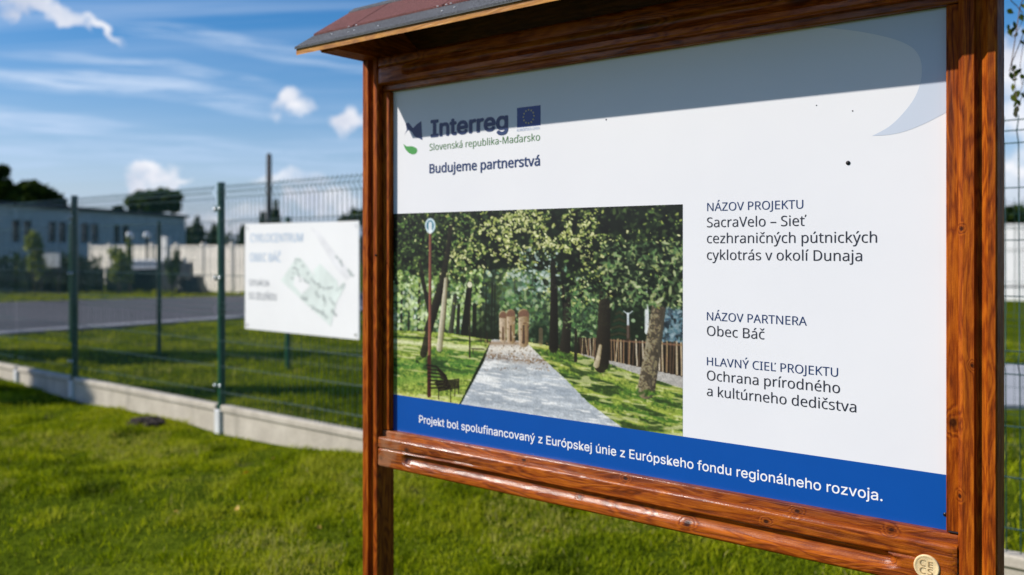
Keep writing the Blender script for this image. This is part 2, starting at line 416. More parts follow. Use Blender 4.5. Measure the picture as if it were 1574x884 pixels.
def add_box(bm, x0, x1, y0, y1, z0, z1, bevel=0, seg=1):
    r = bmesh.ops.create_cube(bm, size=1)
    vs_ = r['verts']
    bmesh.ops.scale(bm, vec=(x1-x0, y1-y0, z1-z0), verts=vs_)
    bmesh.ops.translate(bm, vec=((x0+x1)/2, (y0+y1)/2, (z0+z1)/2), verts=vs_)
    if bevel:
        es = list({e for v in vs_ for e in v.link_edges})
        bmesh.ops.bevel(bm, geom=es, offset=bevel, segments=seg, affect='EDGES', profile=.5)
def box(name, x0, x1, y0, y1, z0, z1, mat, parent=None, bevel=0, seg=1):
    bm = bmesh.new(); add_box(bm, x0, x1, y0, y1, z0, z1, bevel, seg)
    return bm_obj(name, bm, mat, parent)
def add_cyl(bm, p0, p1, r0, r1=None, seg=12, cap=True):
    p0 = Vector(p0); p1 = Vector(p1); r1 = r0 if r1 is None else r1
    d = p1-p0; q = d.to_track_quat('Z', 'Y').to_matrix().to_4x4()
    m = Matrix.Translation((p0+p1)/2) @ q
    bmesh.ops.create_cone(bm, cap_ends=cap, segments=seg, radius1=r0, radius2=r1, depth=d.length, matrix=m)
def prism(name, pts, a0, a1, axis, mat, parent=None):
    """extrude a closed outline; axis 'z': pts are (x,y); axis 'x': pts are (y,z)"""
    bm = bmesh.new()
    def P(p, a): return (p[0], p[1], a) if axis == 'z' else (a, p[0], p[1])
    A = [bm.verts.new(P(p, a0)) for p in pts]; B = [bm.verts.new(P(p, a1)) for p in pts]
    n = len(pts)
    for i in range(n):
        bm.faces.new((A[i], A[(i+1) % n], B[(i+1) % n], B[i]))
    bm.faces.new(A[::-1]); bm.faces.new(B)
    bmesh.ops.recalc_face_normals(bm, faces=bm.faces)
    return bm_obj(name, bm, mat, parent)

# ================================================================== GROUND
def gz(X, Y):
    near = np.clip(1-np.hypot(X, Y-7)/16, 0, 1)
    z = .022*near*(np.sin(X*1.7+Y*.6)+np.sin(Y*2.3-X*.9)+.6*np.sin(X*4.1+1)*np.sin(Y*3.7))-.02*near
    px = X+2.279; py = Y-7.033; sd_ = px*.635+py*.7722; al = px*.7722-py*.635
    u = np.clip((al-.4)/2.2, 0, 1)
    return z+.075*np.exp(-(sd_/.55)**2)*u*u*(3-2*u)
def ground_sheet():
    # one sheet reaching the horizon: fine and gently uneven near, coarse far away
    xs = np.concatenate([[-1500, -400, -120, -60, -30], np.linspace(-14, 14, 141), [30, 60, 120, 400, 1500]])
    ys = np.concatenate([[-400, -60, -10], np.linspace(-2, 22, 121), [40, 80, 160, 400, 2000]])
    X, Y = np.meshgrid(xs, ys); 
    Z = gz(X, Y)
    V = np.stack([X, Y, Z], -1).reshape(-1, 3); nx = len(xs); ny = len(ys)
    i, j = np.meshgrid(np.arange(nx-1), np.arange(ny-1)); a = (j*nx+i).ravel()
    F = np.stack([a, a+1, a+1+nx, a+nx], 1)
    return arr_mesh('ground', V, F)
g = link('ground', ground_sheet(), M['ground'], smooth=True); tag(g, kind='structure')
def flat_poly(name, pts, z, mat):
    bm = bmesh.new(); bm.faces.new([bm.verts.new((x, y, z)) for x, y in pts])
    r = bmesh.ops.extrude_face_region(bm, geom=list(bm.faces))
    bmesh.ops.translate(bm, vec=(0, 0, -.05), verts=[v for v in r['geom'] if isinstance(v, bmesh.types.BMVert)])
    bmesh.ops.recalc_face_normals(bm, faces=bm.faces)
    o = bm_obj(name, bm, mat); tag(o, kind='structure'); return o
near_edge = [(-34, -14), (-8.4, 14.2), (-5.5, 17.6), (-1, 22.4), (6, 28.5), (40, 52)]
far_edge = [(-46, 3), (-13.3, 22.7), (-7.8, 25.8), (-1, 29.8), (7, 35), (42, 60)]
flat_poly('road', near_edge + far_edge[::-1], .03, M['asphalt'])
def offset_strip(line, a, b):
    out_a, out_b = [], []
    for i, p in enumerate(line):
        q = line[min(i+1, len(line)-1)]; r0 = line[max(i-1, 0)]
        d = Vector((q[0]-r0[0], q[1]-r0[1])).normalized(); n = Vector((-d.y, d.x))
        out_a.append((p[0]+n.x*a, p[1]+n.y*a)); out_b.append((p[0]+n.x*b, p[1]+n.y*b))
    return out_a + out_b[::-1]
flat_poly('road_marking', offset_strip(near_edge, .22, .50), .036, M['road_paint'])
flat_poly('path', [(3.6, 7.95), (40, 7.2), (40, 10.2), (3.2, 10.75)], .03, M['slab'])

# ================================================================== KIOSK
K = 1.25
kroot = empty('information_kiosk', (-.2754*K, 2.117*K, 0), math.atan2(EY, EX),
              'brown stained wooden notice frame with a small red shingle roof, standing on the lawn', 'notice stand')
H0 = CAMH
def kz(v): return H0 + v*K           # v measured from eye level in board units
# local: x = along board (s), y = into the back (-d), z up
def post_outline(s0, s1, df, db):
    wv = s1-s0
    prof = [(0, .0055), (.13, 0), (.42, 0), (.445, .0078), (.50, .0098), (.58, .0088), (.66, .0058), (.74, .0012), (.765, 0), (.955, 0), (1, .0022)]
    pts = [((s0+wv*f)*K, -(df-dd)*K) for f, dd in prof]
    pts += [(s1*K, -(db+.002)*K), ((s1-.002)*K, -db*K), ((s0+.002)*K, -db*K), (s0*K, -(db+.002)*K)]
    return pts
postL = prism('post', post_outline(-.0868, -.0300, .0300, -.025), -.02, kz(.4460), 'z', M['wood_v'], kroot)
postR = prism('post', post_outline(1.2227, 1.2755, .0300, -.025), -.02, kz(.4460), 'z', M['wood_v'], kroot)
# inner battens that hold the panel
def batten(x0, x1, z0, z1, m, df=.0140):
    o = box('batten', x0*K, x1*K, -df*K, .009, z0, z1, m, kroot, .0036, 4)
    o.data.shade_smooth(); return o
ZB, ZT = -.4332, .3680
batten(-.0298, -.0066, kz(ZB)+.001, kz(ZT)-.001, M['wood_v'])
batten(1.2029, 1.2225, kz(ZB)+.001, kz(ZT)-.001, M['wood_v'])
batten(-.0296, 1.2223, kz(-.470), kz(ZB), M['wood_h'], .0148)
batten(-.0296, 1.2223, kz(ZT), kz(.40), M['wood_h'], .0148)
# rails with a stopped flute cut in the front face
def rail(z0, z1, flip=False):
    s0, s1 = -.0298, 1.2215
    nx, nz = 180, 56
    xs = np.linspace(s0, s1, nx); vs_ = np.linspace(0, 1, nz)
    Sx, Vv = np.meshgrid(xs, vs_)
    fa, fb = .055, 1.135
    ends = np.clip(np.minimum((Sx-fa)/.020, (fb-Sx)/.020), 0, 1)
    ends = np.sqrt(1-(1-ends)**2)
    # v: 0 bottom .. 1 top; flute between .20 and .58
    c, hw = .40, .185*ends+1e-4
    q = (Vv-c)/hw
    dep = np.where(np.abs(q) < 1, np.sqrt(np.clip(1-q**2, 0, 1)), 0)*.0112*ends
    dep = dep*(1+.25*q*(np.abs(q) < 1))
    edge = np.clip(1-np.minimum(Vv, 1-Vv)/.07, 0, 1)**2*.0034 + np.clip(1-np.minimum(Sx-s0, s1-Sx)/.004, 0, 1)**2*.003
    crack = .004*np.exp(-((Vv-(.63+.06*np.sin(Sx*5)))/.025)**2)*np.clip(np.sin(Sx*7+1)*1.4, 0, 1)
    dd = .0308-dep-edge-crack
    X = Sx*K; Y = -dd*K; Zz = z0+(z1-z0)*Vv
    V = np.stack([X, Y, Zz], -1).reshape(-1, 3)
    i, j = np.meshgrid(np.arange(nx-1), np.arange(nz-1)); a = (j*nx+i).ravel()
    F = [tuple(r) for r in np.stack([a, a+1, a+1+nx, a+nx], 1)]
    V = [tuple(v) for v in V]
    yb = -.0152*K
    b0 = len(V); V += [(s0*K, yb, z0), (s1*K, yb, z0), (s1*K, yb, z1), (s0*K, yb, z1)]
    bot = list(range(nx)); top = list(range((nz-1)*nx, nz*nx))
    left = [j*nx for j in range(nz)]; right = [j*nx+nx-1 for j in range(nz)]
    F.append(tuple(bot[::-1] + [b0, b0+1])); F.append(tuple(top + [b0+2, b0+3]))
    F.append(tuple(left + [b0+3, b0])); F.append(tuple(right[::-1] + [b0+1, b0+2]))
    F.append((b0, b0+3, b0+2, b0+1))
    me = bpy.data.meshes.new('rail'); me.from_pydata(V, [], F); me.update()
    bm = bmesh.new(); bm.from_mesh(me); bmesh.ops.recalc_face_normals(bm, faces=bm.faces); bm.to_mesh(me); bm.free()
    me.shade_smooth(); me.set_sharp_from_angle(angle=R(50))
    return link('rail', me, M['wood_h'], kroot)
rail(kz(-.5160), kz(-.4470))
rail(kz(.3820), kz(.4475))
# horizontal bearers over the post tops, running front to back
for a, b in ((-.0874, -.0294), (1.2221, 1.2761)):
    prism('bearer', [(-.150*K, kz(.4465)), (-.158*K, kz(.4550)), (-.105*K, kz(.4960)), (-.04*K, kz(.531)), (.06*K, kz(.531)), (.125*K, kz(.4960)), (.160*K, kz(.4550)), (.150*K, kz(.4465))],
          a*K, b*K, 'x', M['wood_d'], kroot)
# roof
DE, ZE, DR = .18, .4424, .003
SL = .66
S0, S1 = -.1405, 1.3465
RL = 1.487
roof = empty('roof', (0, 0, 0)); roof.parent = kroot
TH = .0150
def slope_pt(d, off=0.0):
    """height (board units from eye) of the roof deck underside at depth d"""
    dd = (DE-d) if d >= DR else (d-(DR-(DE-DR)))
    return ZE + SL*dd + off
def slope_board(name, da, db, s0, s1, off, th, mat, parent, lift0=0.0, lift1=0.0, bev=.0012):
    """a board lying on the roof slope between depths da (low) and db (high)"""
    sec = [(-da*K, kz(slope_pt(da, off+lift0))), (-db*K, kz(slope_pt(db, off+lift1))),
           (-db*K, kz(slope_pt(db, off+lift1)+th)), (-da*K, kz(slope_pt(da, off+lift0)+th))]
    return prism(name, sec, s0*K, s1*K, 'x', mat, parent)
for side in (0, 1):
    f = (lambda d: d) if side == 0 else (lambda d: 2*DR-d)
    # three deck boards per slope
    ed = np.linspace(DE, DR+.0005, 4)
    for i in range(3):
        a, b = ed[i], ed[i+1]+(.0012 if i < 2 else 0)
        slope_board('roof_board', f(a), f(b), S0, S1, 0, TH, M['wood_roof_shaded'] if i else M['wood_edge'], roof)
    slope_board('drip_felt', f(DE+.0035), f(DE-.02), S0-.002, S1+.002, TH+.0003, .0022, M['dark_fabric'], roof)
    slope_board('starter_strip', f(DE+.0030), f(DR+.003), S0-.0025, S1+.0025, TH+.0027, .0030, M['shingle_grey'], roof)
    # red tabs with open joints
    tab = .2700; x = S0+.010; first = True
    x = -.2735*.5
    edges = [S0-.0015, -.0016+.0008]
    q = -.0016
    while q < S1-.02:
        edges.append(q); q += .2749
    edges = sorted(set([round(v, 4) for v in edges if v >= S0-.01]))
    edges = [S0-.0015] + [v for v in edges if v > S0+.05] + [S1+.0015]
    edges = [edges[0]] + [e for i, e in enumerate(edges[1:-1]) if i == 0 or e-edges[i] > .05] + [edges[-1]]
    for i in range(len(edges)-1):
        slope_board('shingle', f(DE-.050), f(DR+.004), edges[i]+.0020, edges[i+1]-.0020, TH+.0060, .0042, M['shingle_red'], roof, lift0=random.uniform(0, .0006))
    # small pale droplets of sealing resin near the joints
    if side == 0:
        bm = bmesh.new()
        for sx, dd in [(-.012, .047), (.014, .046), (.262, .047), (.288, .045), (.30, .046), (.02, .018), (.035, .022), (-.05, .03), (.54, .047), (.565, .046), (.30, .02), (.33, .024), (.12, .014)]:
            d = DE-dd+.001; h = .0068 if dd < .045 else .0100
            mt = Matrix.Translation((sx*K, -d*K, kz(slope_pt(d, TH+h)))) @ Matrix.Diagonal((1.5, 1, .6, 1))
            bmesh.ops.create_icosphere(bm, subdivisions=1, radius=.0026, matrix=mt)
        tag(bm_obj('resin_drop', bm, M['ink_white'], roof), kind='stuff')
# ridge caps
q = S0-.002; 
while q < S1:
    e = min(q+.30, S1+.002)
    sec = []
    for d in (.022, DR, -.016): sec.append((-d*K, kz(slope_pt(d if d >= DR else 2*DR-(2*DR-d), TH+.0100) if d != DR else slope_pt(DR, TH+.0105))))
    up = [(y, z+.0035) for y, z in sec]
    prism('ridge_cap', sec + up[::-1], (q+.0015)*K, (e-.0015)*K, 'x', M['shingle_grey'], roof)
    q = e

# ---- the printed panel: a thing of its own? it is screwed into the frame, so it is a part
FP = lambda x: 520+.3345*(x-608)
def b2(x, y):
    """a point of the photographed board face -> (s, z) on the board, metres"""
    h = FP(x); s = 1770*(1/520-1/h)*K*.6777/.6777
    return s, H0-(y-380)/h*.8*K
def s_of(x): return 1770*(1/520-1/FP(x))*K
panel = box('sign_panel', -.0250*K, 1.2215*K, -.0002, .0048, kz(-.4420), kz(.3780), M['panel'], kroot)
def sheet(name, pts, layer, mat, parent, th=.00025):
    """a thin printed layer on the panel; pts in (s, z)"""
    bm = bmesh.new()
    y = -.0002-.00032*layer
    A = [bm.verts.new((p[0], y, p[1])) for p in pts]
    f = bm.faces.new(A); f.normal_update(); bmesh.ops.triangulate(bm, faces=[f])
    bmesh.ops.recalc_face_normals(bm, faces=bm.faces)
    return bm_obj(name, bm, mat, parent)
sheet('blue_band', [(-.0245*K, kz(-.4415)), (1.2210*K, kz(-.4415)), (1.2210*K, kz(-.3485)), (-.0245*K, kz(-.3485))], 1, M['band'], panel)
def curve_pts(pts, closed_ranges=None, n=6):
    """Catmull-Rom through points"""
    P = [Vector(p) for p in pts]; out_ = []
    for i in range(len(P)-1):
        p0 = P[max(i-1, 0)]; p1 = P[i]; p2 = P[i+1]; p3 = P[min(i+2, len(P)-1)]
        for k in range(n):
            u = k/n
            out_.append(.5*((2*p1)+(-p0+p2)*u+(2*p0-5*p1+4*p2-p3)*u*u+(-p0+3*p1-3*p2+p3)*u**3))
    out_.append(P[-1]); return [(p.x, p.y) for p in out_]
z6 = lambda p: b2(900+p[0]/2.3353, p[1]/2.3353)
arc = curve_pts([(800, 95), (900, 103), (1000, 116), (1100, 138), (1165, 165), (1195, 195), (1208, 235), (1205, 290), (1183, 350), (1140, 408), (1090, 455), (1030, 488)])
arc2 = curve_pts([(1030, 488), (1090, 484), (1150, 471), (1220, 443), (1296, 404)])
pts = [z6(p) for p in arc] + [z6(p) for p in arc2[1:]] + [(1.2210*K, kz(.377)), (z6((800, 95))[0], kz(.377))]
sheet('swoosh_print', pts, 1, M['ink_swoosh'], panel)
z1 = lambda p: b2(600+p[0]/5.892, 140+p[1]/5.892)
sheet('logo_wing', [z1(p) for p in [(128, 400), (150, 352), (140, 292), (168, 288), (207, 336), (240, 300), (282, 272), (291, 446), (262, 428), (238, 424), (214, 404), (196, 372), (170, 352), (152, 362)]], 1, M['ink_navy'], panel)
sheet('logo_leaf', [z1(p) for p in curve_pts([(118, 478), (150, 500), (195, 500), (232, 514), (244, 535), (238, 560), (208, 574), (172, 562), (140, 530), (118, 478)], n=4)[:-1]], 1, M['ink_leaf'], panel)
fl = [b2(795, 166.3), b2(795, 196.3), b2(831.2, 192.6), b2(831.2, 161.4)]
fs0, fs1 = fl[0][0], fl[2][0]; fz1 = (fl[0][1]+fl[3][1])/2; fz0 = (fl[1][1]+fl[2][1])/2
flag = sheet('flag_print', [(fs0, fz0), (fs1, fz0), (fs1, fz1), (fs0, fz1)], 1, M['ink_flag'], panel)
star_me = None
for i in range(12):
    a = i*math.pi/6; cx = (fs0+fs1)/2+math.sin(a)*(fz1-fz0)*.335; cz = (fz0+fz1)/2+math.cos(a)*(fz1-fz0)*.335
    if star_me is None:
        bm = bmesh.new(); vv = []
        for k in range(10):
            rr = (.0034 if k % 2 == 0 else .0015); aa = k*math.pi/5
            vv.append(bm.verts.new((math.sin(aa)*rr, 0, math.cos(aa)*rr)))
        fc = bm.faces.new(vv); fc.normal_update(); bmesh.ops.triangulate(bm, faces=[fc]); bmesh.ops.recalc_face_normals(bm, faces=bm.faces)
        star_me = bpy.data.meshes.new('star'); bm.to_mesh(star_me); bm.free(); star_me.materials.append(M['ink_star'])
    o = bpy.data.objects.new('star', star_me); C.objects.link(o); o.parent = flag; o.location = (cx, -.0002-.00064, cz)

dg = None
def bundled_font(fn):
    # Blender's own bundled faces; falls back to the built-in one
    try: return bpy.data.fonts.load(bpy.utils.system_resource('DATAFILES')+'/fonts/'+fn)
    except Exception: return None
FONT_TEXT = bundled_font('NotoSansHebrew-Regular.woff2'); FONT_GEO = bundled_font('Inter.woff2')
def text_mesh(txt, bold=0.0, spacing=1.0, font=None):
    cu = bpy.data.curves.new('lettering', 'FONT'); cu.body = txt; cu.size = 1
    if font or FONT_TEXT: cu.font = font or FONT_TEXT
    cu.offset = bold; cu.space_character = spacing; cu.resolution_u = 4; cu.fill_mode = 'BOTH'
    ob = bpy.data.objects.new('lettering_source', cu); C.objects.link(ob)
    bpy.context.view_layer.update()
    me = bpy.data.meshes.new_from_object(ob.evaluated_get(bpy.context.evaluated_depsgraph_get()))
    bpy.data.objects.remove(ob, do_unlink=True); bpy.data.curves.remove(cu)
    return me
CAPS = {}
def cap_of(font):
    if font not in CAPS: CAPS[font] = max(v.co.y for v in text_mesh('H', font=font).vertices)
    return CAPS[font]
CAP = cap_of(None)
def lettering(name, txt, s0, s1, zb, cap, mat, parent, y, bold=0.0, font=None):
    me = text_mesh(txt, 0.0, font=font)
    if bold:
        base = me; bmm = bmesh.new()
        for k in range(6):
            n0 = len(bmm.verts); bmm.from_mesh(base); bmm.verts.ensure_lookup_table()
            for v_ in bmm.verts[n0:]: v_.co.x += bold*math.cos(k*math.pi/3); v_.co.y += bold*math.sin(k*math.pi/3); v_.co.z = k*.001
        bmm.to_mesh(me); bmm.free()
    n = len(me.vertices); co = np.empty(n*3, np.float32); me.vertices.foreach_get('co', co); co = co.reshape(-1, 3)
    x0, x1 = co[:, 0].min(), co[:, 0].max()
    sx = (s1-s0)/(x1-x0); sy = cap/cap_of(font)
    new = np.stack([s0+(co[:, 0]-x0)*sx, y-co[:, 2]*.02, zb+co[:, 1]*sy], 1).astype(np.float32)
    me.vertices.foreach_set('co', new.ravel()); me.update()
    me.materials.clear(); me.materials.append(mat)
    o = bpy.data.objects.new(name, me); C.objects.link(o); o.parent = parent
    return o
LY = -.0002-.00064
def line(txt, xl, xr, yb, cap_px, mat, bold=0.0, font=None):
    s0, zb = b2(xl, yb); s1 = s_of(xr); cap = cap_px/FP(xl)*.8*K
    lettering('lettering', txt, s0, s1, zb, cap, mat, panel, LY, bold, font)
line('Interreg', 662, 781.5, 210.5, 24.5, M['ink_navy'], .030, FONT_GEO)
line('Slovenská republika-Maďarsko', 660.5, 830.3, 231.6, 10.2, M['ink_green'])
line('Budujeme partnerstvá', 660.3, 830.3, 266.3, 13.6, M['ink_navy'], .020)
line('EURÓPSKA ÚNIA', 795, 830, 202.3, 4.2, M['ink_small'])
line('NÁZOV PROJEKTU', 1087.4, 1235, 324.6, 12.6, M['ink_navy'])
line('SacraVelo – Sieť', 1087, 1240, 349.4, 15.0, M['ink_black'])
line('cezhraničných pútnických', 1087, 1348.5, 373.8, 15.0, M['ink_black'])
line('cyklotrás v okolí Dunaja', 1087, 1325.5, 399.2, 15.0, M['ink_black'])
line('NÁZOV PARTNERA', 1087, 1240.5, 492.2, 12.6, M['ink_navy'])
line('Obec Báč', 1087, 1175.5, 515.8, 15.0, M['ink_black'])
line('HLAVNÝ CIEĽ PROJEKTU', 1087, 1288.5, 561.4, 12.6, M['ink_navy'])
line('Ochrana prírodného', 1087, 1291.5, 584.2, 15.0, M['ink_black'])
line('a kultúrneho dedičstva', 1087, 1316.5, 608.3, 15.0, M['ink_black'])
line('Projekt bol spolufinancovaný z Európskej únie z Európskeho fondu regionálneho rozvoja.', 644.5, 1357.3, 649.6, 11.4, M['ink_white'], .006, FONT_GEO)

# ---- the printed photograph of a park avenue: one flat coloured print
def park_print():
    NXp, NZp = 520, 330
    s0, s1 = -.0245*K, .7533*K; zt, zb = kz(.0790), kz(-.3485)
    sg = np.linspace(s0, s1, NXp); zg = np.linspace(zt, zb, NZp)
    Sg, Zg = np.meshgrid(sg, zg)
    h = 1/(1/520-Sg/K/1770); PXx = (h-520)/.3345+608; PYy = 380-(Zg-H0)/(.8*K)*h
    U = (PXx-600)*2.389; Vv = (PYy-310)*2.389           # author's sketch coordinates
    ug = U[0, :].copy()
    img = np.zeros((NZp, NXp, 3)); img[:] = (30, 42, 26)
    r = np.random.default_rng(5)
    def noise2(sc, sd, sv=None, sh=0.0):
        rr = np.random.default_rng(sd); n = 64
        G = rr.random((n, n)); x = (U/sc) % n; y = ((Vv-sh*U)/(sv or sc)) % n
        xi = x.astype(int); yi = y.astype(int); fx = x-xi; fy = y-yi
        fx = fx*fx*(3-2*fx); fy = fy*fy*(3-2*fy)
        g = lambda a, b: G[b % n, a % n]
        return (g(xi, yi)*(1-fx)+g(xi+1, yi)*fx)*(1-fy)+(g(xi, yi+1)*(1-fx)+g(xi+1, yi+1)*fx)*fy
    def fill(mask, col, a=1.0, jitter=0, nz=None):
        c = np.array(col, float)
        k = (mask*a)[..., None]
        src = c[None, None, :]
        if nz is not None: src = src*(1+jitter*(nz-.5)[..., None]*2)
        img[:] = img*(1-k)+src*k
    def poly(pts, soft=1.5):
        inside = np.zeros(U.shape, bool); n = len(pts); dmin = np.full(U.shape, 1e9)
        for i in range(n):
            x0, y0 = pts[i]; x1, y1 = pts[(i+1) % n]
            if y0 != y1:
                c = ((y0 > Vv) != (y1 > Vv)) & (U < (x1-x0)*(Vv-y0)/(y1-y0)+x0); inside ^= c
        return inside.astype(float)
    def stroke(pts, w0, w1, col, a=1.0, shade=0.0):
        n = len(pts)
        for i in range(n-1):
            x0, y0 = pts[i]; x1, y1 = pts[i+1]; L2 = (x1-x0)**2+(y1-y0)**2
            tt = np.clip(((U-x0)*(x1-x0)+(Vv-y0)*(y1-y0))/L2, 0, 1)
            dx = U-(x0+tt*(x1-x0)); dd = np.hypot(dx, Vv-(y0+tt*(y1-y0)))
            wv = (w0+(w1-w0)*((i+tt)/(n-1)))/2
            m = np.clip((wv-dd)/1.6+.5, 0, 1)
            if shade:
                src = np.array(col)[None, None, :]*(1-shade*np.clip(dx/np.maximum(wv, .1), -1, 1)[..., None])
                kk = (m*a)[..., None]; img[:] = img*(1-kk)+src*kk
            else: fill(m, col, a)
    Gc = r.random((64, 64))
    def clump(x, y, sc):
        x = x/sc+20; y = y/sc+20; xi, yi = int(x), int(y); fx, fy = x-xi, y-yi; fx = fx*fx*(3-2*fx); fy = fy*fy*(3-2*fy)
        g = lambda a, b: Gc[b % 64, a % 64]
        return (g(xi, yi)*(1-fx)+g(xi+1, yi)*fx)*(1-fy)+(g(xi, yi+1)*(1-fx)+g(xi+1, yi+1)*fx)*fy
    ck = lambda a, b: np.clip((.55*clump(a, b, 34)+.45*clump(a+300, b+90, 15)-.36)*4.5, 0, 1)
    def blobs(n, reg, cols, size, elong=(1, 2), a=(.5, .95), dens=None):
        x0, x1, y0, y1 = reg; k = 0
        cx = r.uniform(x0, x1, n); cy = r.uniform(y0, y1, n)
        for i in range(n):
            if dens is not None and r.random() > dens(cx[i], cy[i]): continue
            sz = r.uniform(*size); el = r.uniform(*elong); an = r.uniform(0, math.pi)
            c0 = np.searchsorted(ug, cx[i]-sz*el*1.3); c1 = np.searchsorted(ug, cx[i]+sz*el*1.3)
            if c1 <= c0 or c0 >= NXp: continue
            cc = min((c0+c1)//2, NXp-1); col_v = Vv[:, cc]
            r0 = np.searchsorted(col_v, cy[i]-sz*el*1.3); r1 = np.searchsorted(col_v, cy[i]+sz*el*1.3)
            if r1 <= r0: continue
            uu = U[r0:r1, c0:c1]-cx[i]; vv = Vv[r0:r1, c0:c1]-cy[i]
            p = (uu*math.cos(an)+vv*math.sin(an))/(sz*el); q_ = (-uu*math.sin(an)+vv*math.cos(an))/sz
            m = np.clip((1-np.hypot(p, q_))*2.5, 0, 1)*r.uniform(*a)
            c = np.array(cols[r.integers(len(cols))], float)*r.uniform(.8, 1.2)
            img[r0:r1, c0:c1] = img[r0:r1, c0:c1]*(1-m[..., None])+c*m[..., None]
    # far background glow
    fill(np.clip((Vv-230)/150, 0, 1)*np.clip((300-U)/200, 0, 1), (120, 146, 112), .6)
    fill(np.exp(-((U-545)/90)**2-((Vv-290)/110)**2), (112, 140, 122), .6)
    fill(np.exp(-((U-430)/60)**2-((Vv-330)/60)**2), (150, 170, 140), .5)
    DK = [(14, 22, 12), (22, 34, 18), (30, 44, 24), (18, 26, 14)]
    MD = [(58, 76, 38), (74, 92, 46), (48, 66, 36), (88, 104, 58)]
    LT = [(150, 160, 84), (176, 178, 100), (128, 142, 76), (198, 196, 130)]
    BL = [(70, 96, 78), (96, 124, 100), (52, 76, 62), (128, 150, 128)]
    blobs(900, (0, 560, 250, 480), BL+MD, (4, 11), (1, 2))
    blobs(420, (0, 330, 270, 470), [(150, 176, 120), (176, 198, 150), (196, 212, 180), (120, 150, 90)], (3, 9), dens=lambda a, b: .3+.7*ck(a, b))
    blobs(300, (470, 760, 200, 500), BL+[(36, 54, 40)], (4, 11))
    # distant trunks between
    for x, w_, y1 in [(40, 8, 475), (68, 7, 474), (104, 12, 476), (330, 8, 500), (350, 6, 500), (372, 8, 500), (382, 6, 505)]:
        stroke([(x+3, 300), (x, y1)], w_*.7, w_, (34, 34, 28), .85)
    for k_ in range(11):
        x_ = [26, 84, 128, 268, 340, 455, 520, 566, 618, 700, 742][k_]
        stroke([(x_, 180), (x_+3, 330), (x_+r.uniform(-5, 5), 500)], 3, 7, (56, 60, 46), .55)
    blobs(900, (380, 780, 180, 450), [(150, 168, 110), (116, 140, 84), (172, 186, 130), (150, 170, 150)], (3, 8), (1, 2), (.5, .9), dens=lambda a, b: ck(a, b)**1.2)
    blobs(900, (10, 340, 250, 468), [(168, 196, 110), (196, 216, 150), (140, 172, 90), (110, 144, 76)], (3, 9), (1, 2), (.5, .9), dens=lambda a, b: .35+.65*ck(a, b))
    # trunks on the left
    stroke([(225, 70), (212, 180), (182, 330), (140, 470), (116, 572)], 24, 34, (40, 38, 30), 1, .3)
    stroke([(108, 215), (122, 300), (146, 400)], 12, 16, (34, 34, 26))
    stroke([(206, 270), (196, 400), (180, 545)], 16, 26, (116, 112, 90), 1, .35)
    stroke([(238, 345), (226, 450), (216, 532)], 14, 20, (62, 64, 52), 1, .3)
    stroke([(252, 380), (247, 516)], 11, 14, (40, 42, 34))
    stroke([(292, 300), (282, 400), (270, 506)], 20, 28, (32, 32, 25))
    stroke([(310, 380), (308, 500)], 14, 14, (30, 30, 24))
    # dark mass behind the gate
    fill(np.exp(-((U-350)/62)**4-((Vv-440)/76)**4), (34, 44, 28), .6)
    fill(np.exp(-((U-620)/170)**4-((Vv-440)/110)**4), (44, 62, 40), .55)
    blobs(420, (400, 800, 330, 530), [(38, 56, 36), (72, 98, 58), (104, 130, 84), (50, 72, 50), (140, 160, 110)], (4, 10), (1, 2.2))
    fill(np.exp(-((U-548)/24)**2-((Vv-480)/34)**2), (24, 42, 26), .9)
    blobs(160, (740, 1080, 330, 520), [(24, 36, 24), (60, 84, 50), (110, 130, 96), (36, 54, 38)], (4, 10), (1, 2))
    # blue spruce on the right, dark spruce in the middle
    blobs(260, (1000, 1080, 395, 520), [(86, 108, 118), (110, 132, 140), (50, 66, 74), (36, 46, 52)], (3, 8), (1.5, 3))
    for k in range(9):
        stroke([(842-8-k*4, 400+k*13), (842, 392+k*13), (842+8+k*4, 401+k*13)], 9, 9, (34+3*(k % 2)*8, 58, 38), .9)
    # grounds
    n8, n20, n3 = noise2(9, 1), noise2(26, 2), noise2(3.5, 3)
    grassL = poly([(-30, 470), (200, 480), (372, 508), (345, 560), (250, 750), (-30, 720)])
    fill(grassL, (118, 138, 58), 1, .5, n8*.5+n3*.5)
    band = lambda y0, sl, wd: np.exp(-((Vv-(y0+sl*(U-100)))/wd)**2)
    fill(grassL*band(500, .05, 5), (44, 64, 30), .8); fill(grassL*band(520, .09, 9), (216, 216, 150), .85)
    fill(grassL*band(545, .06, 9), (70, 100, 42), .8); fill(grassL*band(600, -.04, 22), (62, 100, 48), .6)
    fill(grassL*band(650, -.1, 16), (84, 124, 54), .5); fill(grassL*band(722, .14, 13), (214, 208, 96), .85)
    blobs(600, (-20, 370, 500, 745), [(60, 96, 36), (130, 158, 60), (168, 182, 92), (84, 118, 48)], (1.5, 5), (1, 3), (.25, .6), dens=lambda a, b: 1 if b > 505 and a < 372-(b-510)*.5 else 0)
    path = poly([(372, 506), (500, 512), (560, 575), (640, 648), (730, 740), (880, 850), (255, 752), (300, 670), (345, 586)])
    fill(path, (172, 176, 176), 1, .14, n8*.4+n3*.6)
    fill(path*np.clip((Vv-590)/60, 0, 1), (158, 168, 178), .8, .12, n3)
